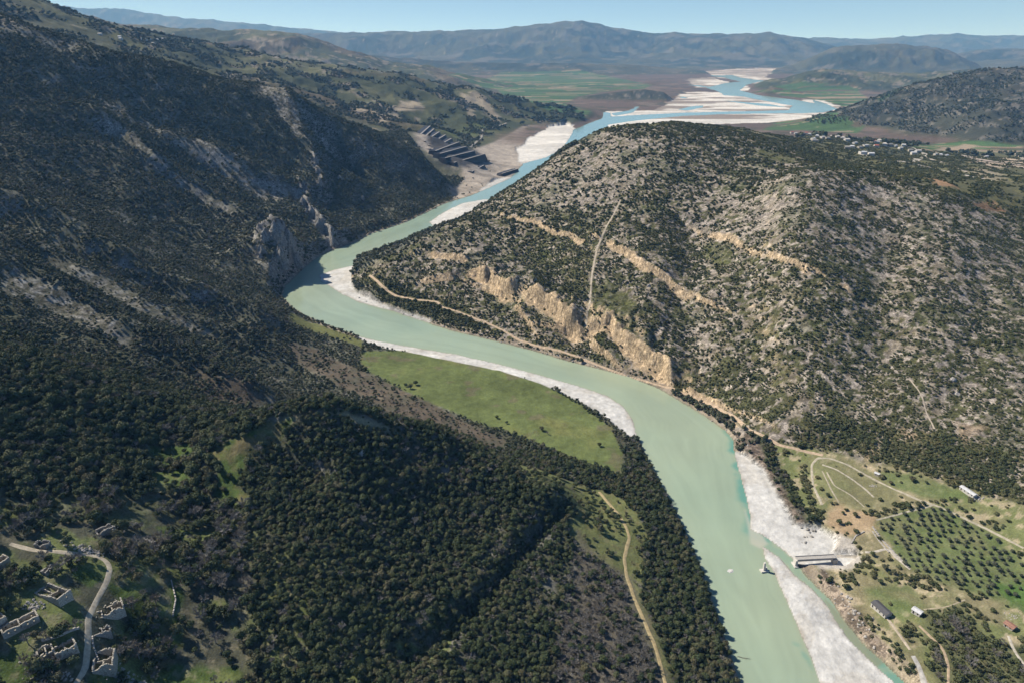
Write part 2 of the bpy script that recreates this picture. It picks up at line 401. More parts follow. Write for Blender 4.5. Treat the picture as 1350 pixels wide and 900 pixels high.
# ------------------------------------------------------------------ the river bed and the gravel banks
wob = fbm(XG, YG, 14, 3, 33) * np.clip(YG * 0.0016, .6, 6)
fw = fbm(XG, YG * .45, 70, 4, 34) * 24 * sstep(2300, 3600, YG) + fbm(XG, YG * .5, 190, 3, 35) * 45 * sstep(4200, 7000, YG)
fw *= (YG > 2300)
DR = sdf(XG, YG, RIVER_W, pad=260.0) + wob * .8
DG = np.full(XG.shape, 200.0, np.float32)
for k, g in GW.items():
    DG = np.minimum(DG, sdf(XG, YG, g, pad=200.0))
DG += wob * 1.2 + fw * 1.4
WID = np.clip(YG * .02, 9, 90) + np.clip(YG - 4500, 0, 4000) * .045
DR = DR + fw * .35
for ex in ([(893, 144.5), (915, 140), (928, 139.5), (926, 142), (905, 146)], [(938, 99.3), (967, 101.5), (998, 105.5), (1020, 108), (1018, 109.3), (990, 107.5), (960, 103.2), (938, 100.6)], [(806, 150), (830, 146), (838, 141), (842, 141), (836, 148), (812, 153)], [(955, 133), (1010, 137), (1040, 142), (1000, 139.5)], [(900, 127.5), (908, 130), (895, 129.5)], [(905, 112), (925, 113), (950, 117), (925, 115)]):
    DR = np.minimum(DR, sdf(XG, YG, plane(ex), pad=260.0) + fw * .5)
land = sstep(0, 1, DR / WID)
HB = 1.3 + (HB - 1.3) * land
gl = 1 - sstep(-.5, 3.5, DG)
gh = 0.25 + np.clip(DR * .045, 0, 1.3) + fbm(XG, YG, 22, 3, 44) * .18
HB = HB * (1 - gl) + gh * gl
bed = -np.clip(-DR * .12, 0, 2.5) - .05
HB = np.where(DR < 0, bed, np.maximum(HB, .06))
H = HB
print('height', round(time.time() - T0, 1))
def height(X, Y): return grid_lookup(H, X, Y)
def spot(px, py):
    q = cast([(px, py)], H)[0]
    return q[0], q[1], float(height(q[0], q[1]))
def depth_of(X, Y, Z):
    return Y * CP - (Z - CAMZ) * SP
def project(X, Y, Z):
    d = Y * CP - (Z - CAMZ) * SP
    return 675 + FPX * X / d, 450 + FPX * (-Y * SP - (Z - CAMZ) * CP) / d, d

# ------------------------------------------------------------------ regions of the ground (outlines in the place)
def R(pts, **k): return cast(pts, H, **k)
REG = {
 'meadow': [(478, 463), (540, 461), (600, 468), (660, 483), (720, 503), (768, 532), (806, 562), (822, 598), (818, 624), (775, 612), (720, 590), (660, 566), (600, 545), (540, 518), (500, 497), (470, 482)],
 'brown': [(470, 485), (520, 508), (600, 548), (668, 580), (625, 588), (560, 562), (500, 535), (440, 505), (385, 470), (378, 448), (420, 460)],
 'strip': [(380, 410), (420, 428), (478, 448), (478, 458), (430, 442), (384, 424)],
 'clear1': [(193, 586), (250, 583), (264, 600), (220, 612), (200, 605)], 'clear2': [(200, 622), (243, 613), (252, 640), (208, 648)],
 'clear3': [(268, 600), (320, 575), (352, 556), (390, 549), (380, 562), (335, 590), (312, 640), (335, 660), (318, 672), (285, 650), (290, 620)],
 'clear4': [(208, 694), (288, 692), (282, 712), (258, 735), (262, 712), (225, 708)], 'clear5': [(655, 600), (700, 615), (770, 640), (805, 650), (838, 668), (852, 700), (846, 790), (858, 822), (880, 880), (868, 880), (846, 830), (818, 760), (808, 705), (760, 672), (748, 655), (700, 635)],
 'clear6': [(755, 678), (800, 686), (822, 715), (818, 760), (790, 748), (762, 722), (748, 695)],
 'lawn1': [(36, 842), (50, 815), (75, 795), (105, 800), (108, 822), (80, 838), (50, 850)], 'lawn2': [(-20, 862), (45, 852), (52, 905), (-20, 905)],
 'lawn3': [(145, 770), (185, 775), (195, 800), (175, 812), (160, 790)], 'lawn4': [(165, 862), (230, 875), (310, 880), (335, 908), (160, 908)], 'lawn5': [(120, 890), (160, 880), (165, 905), (118, 905)],
 'lawn6': [(100, 740), (132, 742), (135, 762), (118, 770), (98, 758)], 'lawn7': [(225, 770), (240, 760), (236, 850), (226, 850)],
 'greybush': [(762, 700), (800, 745), (835, 760), (862, 840), (880, 905), (728, 905), (735, 830), (750, 760)],
 'riverwood': [(838, 618), (862, 640), (905, 720), (950, 830), (1000, 940), (905, 940), (866, 810), (848, 740), (850, 680), (832, 640)],
 'screeA': [(228, 184), (262, 184), (300, 205), (340, 236), (378, 244), (404, 252), (362, 265), (345, 263), (310, 242), (270, 215)],
 'screeB': [(135, 158), (172, 170), (205, 205), (232, 230), (300, 270), (320, 292), (290, 278), (215, 225), (180, 195)],
 'screeC': [(0, 20), (60, 46), (115, 60), (95, 68), (40, 52), (0, 40)], 'screeD': [(335, 108), (376, 116), (394, 150), (404, 184), (392, 180), (362, 145), (340, 122)],
 'screeE': [(0, 352), (60, 372), (130, 412), (180, 446), (165, 455), (105, 428), (40, 396), (0, 385)], 'screeF': [(60, 335), (140, 368), (230, 415), (300, 448), (260, 442), (170, 405), (80, 360)],
 'screeG': [(130, 128), (185, 150), (250, 190), (240, 192), (180, 165), (130, 140)], 'screeH': [(330, 300), (352, 300), (345, 345), (372, 365), (362, 372), (335, 345)],
 'knobtop': [(300, 600), (360, 553), (410, 543), (500, 556), (570, 575), (562, 583), (490, 564), (410, 551), (360, 564), (320, 592)],
 'reddish': [(255, 487), (330, 500), (345, 530), (290, 530), (255, 510)],
 'hillright': [(462, 372), (500, 342), (560, 312), (600, 292), (680, 242), (740, 203), (800, 172), (860, 167), (940, 169), (1040, 187), (1100, 205), (1180, 232), (1250, 258), (1350, 280), (1480, 300), (1520, 680), (1350, 675), (1250, 648), (1130, 606), (1040, 592), (1000, 575), (960, 545), (890, 512), (800, 487), (700, 460), (600, 434), (520, 410)],
 'rockF1': [(560, 340), (640, 350), (640, 322), (600, 315)], 'rockF2': [(700, 200), (800, 175), (870, 185), (880, 230), (800, 270), (700, 270), (690, 235)],
 'rockF3': [(880, 240), (960, 250), (1040, 270), (1000, 320), (900, 300)], 'rockF4': [(1000, 220), (1150, 245), (1350, 300), (1350, 400), (1250, 400), (1100, 330), (1000, 300)],
 'rockF5': [(900, 380), (980, 390), (980, 470), (900, 480), (890, 430)], 'denseF1': [(480, 365), (600, 400), (660, 440), (600, 432), (500, 400)],
 'denseF2': [(690, 290), (790, 300), (770, 420), (720, 400), (690, 350)], 'denseF3': [(1030, 590), (1080, 540), (1200, 560), (1350, 600), (1350, 665), (1250, 645), (1130, 600)],
 'denseF4': [(880, 470), (960, 490), (1010, 560), (960, 540), (890, 510)], 'plateau': [(900, 168), (1040, 188), (1180, 232), (1300, 270), (1350, 285), (1350, 262), (1250, 238), (1180, 215), (1100, 196), (1040, 183), (940, 166)],
 'grassF1': [(500, 344), (560, 318), (600, 296), (590, 304), (545, 330), (510, 350)], 'grassF2': [(1000, 195), (1060, 210), (1040, 216), (1000, 205)], 'grassF3': [(925, 320), (965, 325), (960, 352), (935, 350)],
 'grassF4': [(780, 380), (800, 370), (845, 400), (830, 440), (780, 430)],
 'ochre1': [(1220, 235), (1245, 238), (1262, 248), (1235, 246)], 'ochre2': [(1275, 266), (1310, 266), (1328, 280), (1300, 278)], 'tanF1': [(1258, 555), (1285, 560), (1305, 562), (1280, 572), (1278, 588), (1268, 580)],
 'tanF2': [(1190, 565), (1210, 572), (1200, 582), (1190, 578)], 'tanF3': [(1120, 640), (1150, 590), (1170, 590), (1150, 600)],
 'flat': [(1020, 588), (1060, 588), (1130, 603), (1200, 618), (1290, 650), (1365, 668), (1560, 720), (1500, 960), (1210, 960), (1150, 870), (1112, 812), (1090, 785), (1062, 740), (1080, 710), (1040, 640)],
 'orchard': [(1150, 690), (1188, 672), (1240, 666), (1285, 688), (1352, 735), (1400, 770), (1352, 790), (1310, 790), (1235, 766), (1190, 745), (1172, 720)],
 'greenflat1': [(1160, 620), (1200, 622), (1278, 650), (1285, 660), (1215, 655), (1165, 640)], 'greenflat2': [(1310, 768), (1370, 772), (1370, 808), (1335, 800)],
 'greenflat3': [(1140, 775), (1200, 770), (1220, 800), (1190, 815), (1150, 800)], 'oval': [(1072, 605), (1100, 603), (1150, 620), (1190, 648), (1170, 672), (1120, 680), (1085, 660)],
 'tanflat': [(1100, 660), (1150, 680), (1150, 700), (1110, 705), (1085, 690)], 'palebase': [(1062, 700), (1095, 700), (1125, 712), (1128, 735), (1140, 742), (1112, 752), (1080, 748), (1066, 725)],
 'bushflat': [(1222, 805), (1262, 798), (1312, 850), (1365, 838), (1400, 960), (1255, 960), (1228, 870)], 'bushflat2': [(1130, 800), (1160, 830), (1200, 880), (1175, 885), (1140, 850)],
 'rockybank': [(1084, 748), (1100, 765), (1120, 795), (1150, 830), (1175, 862), (1165, 868), (1130, 838), (1106, 806), (1090, 780), (1080, 762)],
 'rockybank2': [(965, 552), (1000, 585), (1030, 640), (1060, 695), (1045, 690), (1010, 625), (985, 600), (970, 580)],
 'quarry': [(590, 245), (612, 235), (605, 215), (625, 195), (655, 185), (690, 165), (745, 165), (757, 167), (762, 178), (700, 222), (672, 240), (630, 262), (598, 262)],
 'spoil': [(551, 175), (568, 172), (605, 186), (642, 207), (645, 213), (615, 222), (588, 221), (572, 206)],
 'quarry2': [(548, 176), (575, 176), (640, 212), (640, 222), (600, 222), (570, 205), (548, 190)],
 'slipC1': [(490, 150), (520, 143), (530, 158), (505, 163)], 'slipC2': [(620, 122), (640, 128), (660, 160), (650, 162), (635, 140)], 'slipC3': [(612, 125), (622, 128), (620, 150), (612, 145)],
 'slipC4': [(530, 135), (550, 130), (552, 142), (528, 145)], 'slipC5': [(465, 140), (485, 136), (480, 150), (468, 150)], 'greenC': [(580, 172), (620, 162), (650, 162), (640, 175), (600, 182)],
 'fieldA': [(590, 100), (660, 95), (770, 93), (800, 100), (860, 112), (850, 117), (800, 121), (760, 128), (745, 138), (780, 148), (770, 156), (745, 153), (700, 135), (655, 118)],
 'fieldB': [(1030, 112), (1130, 112), (1200, 116), (1160, 135), (1105, 138), (1060, 130), (990, 122)], 'fieldC': [(1030, 158), (1060, 152), (1110, 152), (1140, 165), (1130, 176), (1060, 172), (1005, 172)],
 'fieldD': [(1200, 193), (1240, 188), (1350, 192), (1350, 202), (1270, 200), (1225, 203)], 'fieldE': [(1230, 198), (1270, 190), (1290, 192), (1262, 201)],
 'marsh': [(760, 132), (860, 128), (900, 122), (890, 140), (800, 148), (760, 158)],
 'road_dust': [(1270, 205), (1350, 212), (1350, 222), (1310, 222), (1280, 215)], 'dust2': [(1275, 222), (1320, 220), (1325, 240), (1290, 235)],
}
RW = {}
for k, v in REG.items():
    L = R(v)
    RW[k] = L
def reg(name, X, Y, soft=2.0, wobble=None):
    L = RW[name]
    d = sdf(X, Y, L, pad=max(30, soft * 3))
    if wobble is not None: d = d + wobble
    return 1 - sstep(-soft, soft, d)
print('regions', round(time.time() - T0, 1))

def srgb(r, g, b):
    return np.array([((v / 255 + .055) / 1.055) ** 2.4 if v > 10 else v / 255 / 12.92 for v in (r, g, b)], np.float32)
ROCK = np.array([.34, .30, .255], np.float32); ROCKG = np.array([.30, .29, .27], np.float32); TAN = np.array([.49, .36, .225], np.float32)
GRAVEL = np.array([.48, .478, .46], np.float32); SOIL = np.array([.078, .080, .055], np.float32); GRASS = np.array([.085, .105, .035], np.float32)
GRASSD = np.array([.05, .075, .022], np.float32); DRY = np.array([.21, .19, .11], np.float32); BROWN = np.array([.112, .088, .066], np.float32)
MAQ = np.array([.045, .052, .028], np.float32); DARKF = np.array([.028, .036, .02], np.float32)

def mixc(C, col, m):
    return C + (np.asarray(col, np.float32) - C) * m[..., None]

def ground_colour(X, Y, Z, slope):
    n1 = fbm(X, Y, 60, 4, 101); n2 = fbm(X, Y, 14, 4, 102); n3 = fbm(X, Y, 5, 3, 103)
    S = lambda a: np.clip(.5 + a, 0, 1)
    C = np.zeros(X.shape + (3,), np.float32) + SOIL
    rock = np.zeros(X.shape, np.float32)
    C = mixc(C, [.075, .082, .04], sstep(0, .5, n1 + n2 * .5) * .7)
    C = mixc(C, ROCKG * .7, sstep(.25, .55, n2 + n3 * .4) * .55)
    wob2 = n2 * 6 + n3 * 3
    up = (X < 0) * sstep(520, 800, Y) * (Y < 2700); C = mixc(C, [.120, .126, .095], up * .6 * S(n2 * .8 + .15)); C = mixc(C, [.24, .235, .205], up * sstep(.08, .26, n3 * .6 + n2 * .4 + n1 * .3) * .3)
    # right hill: pale limestone between the scrub
    f = reg('hillright', X, Y, 12, n2 * 12)
    base = ROCK * 1.38 + (fbm(X, Y, 30, 3, 104)[..., None] * np.array([.06, .05, .03], np.float32))
    rk = .0
    for k, v in (('rockF1', .3), ('rockF2', .25), ('rockF3', .2), ('rockF4', .22), ('rockF5', .14), ('denseF1', -.4), ('denseF2', -.25), ('denseF3', -.25), ('denseF4', -.25), ('plateau', -.5)): rk = rk + v * reg(k, X, Y, 14, n2 * 12)
    n4 = fbm(X, Y, 5.5, 3, 106)
    rk = sstep(.0, .09, n4 * .8 + n2 * .35 + n1 * .15 + rk * .8 + .05)[..., None]
    under = np.array([.12, .125, .06], np.float32) * (1 + .35 * n2[..., None])
    C = C * (1 - f[..., None]) + ((base * (.88 + .6 * n3[..., None])) * rk + under * (1 - rk)) * f[..., None]
    C = mixc(C, [.20, .165, .085], f * sstep(.1, .4, n2 - n1 * .3) * .4)
    C = mixc(C, GRASS, f * sstep(.15, .4, n1) * .5)
    rock = np.maximum(rock, f * .8)
    pl = np.maximum(reg('plateau', X, Y, 25, n2 * 20), (X > 200) * sstep(1050, 1300, Y) * (Y < 2900) * (1 - f)); C = mixc(C, [.10, .10, .05], pl * .8); C = mixc(C, [.14, .135, .065], pl * sstep(0, .3, n1) * .8)
    for k in ('grassF1', 'grassF2', 'grassF3', 'grassF4'): C = mixc(C, [.12, .13, .05], reg(k, X, Y, 6, wob2) * .75)
    for k in ('ochre1', 'ochre2'): C = mixc(C, [.30, .19, .11], reg(k, X, Y, 5, wob2 * 1.5) * .9)
    for k in ('tanF1', 'tanF2', 'tanF3'): C = mixc(C, [.42, .33, .23], reg(k, X, Y, 4, wob2) * .9)
    # left side
    for k, a in (('screeA', .75), ('screeB', .6), ('screeC', .6), ('screeD', .85), ('screeE', .75), ('screeF', .5), ('screeG', .55), ('screeH', .8)):
        m = reg(k, X, Y, 8, wob2 * 1.5) * a
        C = mixc(C, [.27, .25, .19], m * S(n3 + .2)); C = mixc(C, ROCKG * 1.6, m * sstep(.0, .3, n3) * .8); rock = np.maximum(rock, m)
    m = reg('knobtop', X, Y, 3, n2 * 4); C = mixc(C, [.30, .27, .17], m * .85)
    C = mixc(C, BROWN, reg('reddish', X, Y, 10, wob2) * .8)
    C = mixc(C, BROWN * (1 + .0), reg('brown', X, Y, 6, wob2) * .85 * S(n2 + .35))
    C = mixc(C, [.115, .125, .045], reg('strip', X, Y, 2, n3 * 3) * .9)
    gm = np.array([.098, .122, .045], np.float32)[None] * (1 + .25 * n1[..., None] + .12 * n2[..., None] + .15 * n3[..., None])
    gm = gm + sstep(.1, .5, n1)[..., None] * np.array([.03, .012, .004], np.float32)
    m = reg('meadow', X, Y, 3, n3 * 3); C = C * (1 - m[..., None]) + gm * 1.12 * m[..., None]
    C = mixc(C, BROWN * 1.2, m * sstep(.28, .45, fbm(X, Y, 26, 3, 131)) * .5)
    for k in ('clear1', 'clear2', 'clear3', 'clear4', 'lawn1', 'lawn2', 'lawn3', 'lawn4', 'lawn5', 'lawn6', 'lawn7'):
        m = reg(k, X, Y, 2, wob2 * .5); g2 = GRASSD[None] * (1.45 + .5 * n3[..., None] + .3 * n2[..., None])
        C = C * (1 - m[..., None]) + g2 * m[..., None]; C = mixc(C, [.15, .14, .07], m * sstep(.0, .4, n2 + n3 * .4) * .6)
    m = reg('clear3', X, Y, 2, wob2 * .5); C = mixc(C, [.15, .13, .065], m * sstep(-.1, .4, n2))
    for k in ('clear5', 'clear6'):
        m = reg(k, X, Y, 3, wob2 * .6); C = mixc(C, [.135, .15, .06], m * .95); C = mixc(C, [.17, .15, .08], m * sstep(.1, .4, n3) * .5)
    C = mixc(C, [.12, .105, .085], reg('greybush', X, Y, 4, wob2) * .7)
    vg = (X < -40) * (1 - sstep(330, 420, Y)); C = mixc(C, [.125, .15, .055], vg * sstep(-.3, .15, n2 + n1 * .5) * .9); C = mixc(C, [.21, .19, .13], vg * sstep(.12, .35, n3) * .5)
    # right-hand flats
    m = reg('flat', X, Y, 5, n2 * 6)
    fc = DRY[None] * (1 + .3 * n3[..., None] + .2 * n2[..., None])
    C = C * (1 - m[..., None]) + fc * m[..., None]; rock = rock * (1 - m)
    C = mixc(C, [.13, .155, .06], m * sstep(-.25, .2, n1 + n2 * .4) * .85)
    C = mixc(C, [.40, .33, .23], m * sstep(.12, .3, n2 * .6 + n3 * .5) * .7)
    for k in ('orchard', 'greenflat1', 'greenflat3'):
        q = reg(k, X, Y, 4, n2 * 4); C = mixc(C, [.10, .135, .05], q * .85 * S(n2 + .45))
    C = mixc(C, [.065, .125, .032], reg('greenflat2', X, Y, 3, n3 * 2) * .85)
    C = mixc(C, [.165, .165, .085], reg('oval', X, Y, 3, n3 * 3) * .7)
    C = mixc(C, [.37, .27, .17], reg('tanflat', X, Y, 4, wob2) * .8)
    C = mixc(C, [.43, .40, .36], reg('palebase', X, Y, 3, wob2 * .5) * .9)
    for k in ('rockybank', 'rockybank2'):
        q = reg(k, X, Y, 2, n3 * 3); C = mixc(C, [.34, .27, .22], q * .8 * S(n3 + .4)); rock = np.maximum(rock, q)
    q = reg('bushflat', X, Y, 5, wob2); C = mixc(C, [.09, .095, .05], q * .8)
    # quarry
    for k in ('quarry', 'quarry2'):
        q = reg(k, X, Y, 14, n2 * 14); st = .75 + .5 * vnoise(np.hypot(X - 130, Y - 2950) / 26 + n1 * 3, Y * 0, 7)
        C = C * (1 - q[..., None]) + (np.array([.31, .275, .235], np.float32) * (st * (1 + .25 * n2))[..., None]) * q[..., None]
    C = mixc(C, [.045, .047, .052], reg('spoil', X, Y, 10, n2 * 12) * .9)  # near-black tone over the ground around the stepped benches
    # middle hill and everything far away
    far = sstep(2500, 3100, Y) * (1 - reg('quarry', X, Y, 14)) ; b1_ = fbm(X, Y, 260, 4, 111); b2_ = fbm(X, Y, 90, 4, 112); b3_ = fbm(X, Y, 600, 3, 113)
    fh = far * sstep(6, 30, Z)
    C = mixc(C, [.05, .06, .03], far * .9)
    C = mixc(C, [.095, .10, .052], fh * sstep(.0, .35, b1_)); C = mixc(C, [.13, .095, .065], fh * sstep(.15, .5, b3_) * .6)
    C = mixc(C, DARKF, fh * sstep(.0, .25, b2_ - .05) * .85); C = mixc(C, [.24, .21, .17], fh * sstep(.20, .36, b2_ * .6 + b1_ * .4 + fbm(X, Y, 40, 3, 115) * .35) * .75)
    eh = fh * (X > 600) * (Y < 6000); C = mixc(C, [.045, .048, .038], eh * .85); C = mixc(C, [.20, .185, .16], eh * sstep(.22, .36, fbm(X, Y, 35, 4, 116)) * .6)
    fp = sstep(2900, 3300, Y) * (1 - sstep(6, 22, Z))
    C = mixc(C, [.115, .085, .07], fp * .9); C = mixc(C, [.06, .062, .04], fp * sstep(.1, .3, b2_) * .7); C = mixc(C, [.19, .15, .12], fp * sstep(.2, .4, b1_) * .5)
    vf = sstep(8500, 11500, Y) * sstep(15, 60, Z); C = mixc(C, [.026, .034, .028], vf * .72); C = mixc(C, [.15, .14, .12], vf * sstep(.12, .3, fbm(X, Y, 320, 5, 117)) * .6); C = mixc(C, [.085, .085, .05], vf * sstep(-.05, .2, fbm(X, Y, 900, 4, 118)) * .6)
    # ploughed and green strips
    for k, ang, wd in (('fieldA', .06, 60), ('fieldB', .15, 90), ('fieldC', .32, 42), ('fieldD', .1, 60)):
        q = reg(k, X, Y, 15)
        if q.max() > 0:
            a = X * math.cos(ang) + Y * math.sin(ang); b = -X * math.sin(ang) + Y * math.cos(ang)
            row = np.floor(b / (wd * 2.2)); ia = np.floor(a / (wd * 7) + _hash(row.astype(np.int64), row.astype(np.int64) * 0, 5) * 7); ib = np.floor(b / wd * (.9))
            hsh = _hash(ia.astype(np.int64), ib.astype(np.int64), 6)
            fcl = np.array([.062, .11, .044], np.float32)[None] * (.55 + .9 * hsh[..., None])
            fcl = np.where((hsh > .80)[..., None], np.array([.24, .20, .14], np.float32), fcl); fcl = np.where((hsh < .14)[..., None], np.array([.11, .09, .06], np.float32), fcl)
            C = C * (1 - q[..., None]) + fcl * q[..., None]
    C = mixc(C, [.32, .26, .19], reg('fieldE', X, Y, 12) * .9); C = mixc(C, [.40, .33, .26], reg('road_dust', X, Y, 8, n2 * 16) * .8); C = mixc(C, [.30, .26, .19], reg('dust2', X, Y, 14, n2 * 22) * .7)
    for k in ('slipC1', 'slipC2', 'slipC3', 'slipC4', 'slipC5'):
        C = mixc(C, [.33, .28, .21], reg(k, X, Y, 14, b2_ * 50) * .85)
    C = mixc(C, [.10, .12, .05], reg('greenC', X, Y, 20, b2_ * 30) * .9)
    # steep rock
    st = sstep(.85, 1.3, slope) * (Y < 2700) * (Y > 640)
    warm = (f > .4)
    tan = np.where(warm[..., None], TAN[None] * (1 + .45 * n3[..., None] + np.array([0, .06, .12])), ROCKG[None] * (.95 + .45 * n3[..., None])).astype(np.float32)
    C = C * (1 - st[..., None]) + tan * st[..., None]; rock = np.maximum(rock * (1 - st), st * .55)
    return np.clip(C, .008, .75), rock

# cliffs are rock even where the step is not steep
dy = np.gradient(H, axis=0) / np.gradient(YG, axis=0)
dx = np.gradient(H, axis=1) / np.gradient(XG, axis=1)
SLOPE = np.hypot(dx, dy) + CM * 1.4
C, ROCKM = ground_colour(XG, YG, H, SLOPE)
# gravel and wet margins
n2 = fbm(XG, YG, 9, 3, 120); n3 = fbm(XG, YG, 40, 3, 121)
gcol = GRAVEL[None] * (1 + .05 * n2[..., None] + .12 * n3[..., None])
gs = vnoise(DR / 3.5 + n3 * 1.5, YG / 60, 71) - .5; gcol = gcol * (1 + .16 * gs[..., None]) * np.where(sstep(.18, .3, fbm(XG, YG, 24, 4, 125))[..., None] > .5, np.array([.94, .92, .89], np.float32), 1)
gp = np.array([.54, .53, .50], np.float32) * (1 + .35 * fbm(XG * .35, YG, 90, 4, 122)[..., None])
veg_ = sstep(-.02, .16, fbm(XG * .35, YG, 150, 5, 123) + .25 * sstep(0, 1, (DR - 60) / 300) + .03 ) * (YG > 4300)
gp = mixc(gp, [.17, .135, .11], veg_ * .85)
gcol = np.where((YG > 2500)[..., None], gp, gcol)
C = C * (1 - gl[..., None]) + gcol * gl[..., None]
tip = np.zeros(XG.shape, np.float32)
q = np.clip(sdf(XG, YG, plane([(640, 442), (820, 492), (900, 530), (870, 520), (760, 484)]), 30), -1, 1)
wet = (1 - sstep(0.0, .42, H + .12 * n2)) * (YG < 2500)
C = C * (1 - wet[..., None] * np.array([.38, .45, .55], np.float32))
C = np.where((H < 0)[..., None], np.array([.16, .17, .12], np.float32), C)
shore = (DR > 0) & (DR < 9) & (DG > 2) & (YG < 2300)
C = np.where(shore[..., None], C * .35 + np.array([.40, .33, .26], np.float32) * .6 * (1 + .5 * n2[..., None]), C)
print('colour', round(time.time() - T0, 1))

# ------------------------------------------------------------------ materials
def new_mat(name):
    m = bpy.data.materials.new(name); m.use_nodes = True
    nt = m.node_tree; nt.nodes.clear()
    out = nt.nodes.new('ShaderNodeOutputMaterial'); b = nt.nodes.new('ShaderNodeBsdfPrincipled')
    nt.links.new(b.outputs[0], out.inputs[0])
    return m, nt, b
def N(nt, typ, **k):
    n = nt.nodes.new(typ)
    for a, v in k.items():
        if a == 'inp':
            for i, x in v.items(): n.inputs[i].default_value = x
        else: setattr(n, a, v)
    return n
def simple(name, col, rough=.85, scale=1.5, amt=.35, spec=.2, bump=.0):
    m, nt, b = new_mat(name)
    geo = N(nt, 'ShaderNodeNewGeometry')
    no = N(nt, 'ShaderNodeTexNoise', inp={'Scale': scale, 'Detail': 5.0, 'Roughness': .65})
    nt.links.new(geo.outputs['Position'], no.inputs['Vector'])
    mr = N(nt, 'ShaderNodeMapRange', inp={'From Min': .25, 'From Max': .75, 'To Min': 1 - amt, 'To Max': 1 + amt})
    nt.links.new(no.outputs[0], mr.inputs[0])
    vm = N(nt, 'ShaderNodeVectorMath', operation='SCALE'); vm.inputs[0].default_value = col
    nt.links.new(mr.outputs[0], vm.inputs['Scale']); nt.links.new(vm.outputs[0], b.inputs['Base Color'])
    b.inputs['Roughness'].default_value = rough; b.inputs['Specular IOR Level'].default_value = spec
    if bump:
        bp = N(nt, 'ShaderNodeBump', inp={'Strength': bump, 'Distance': .3}); nt.links.new(no.outputs[0], bp.inputs['Height']); nt.links.new(bp.outputs[0], b.inputs['Normal'])
    return m

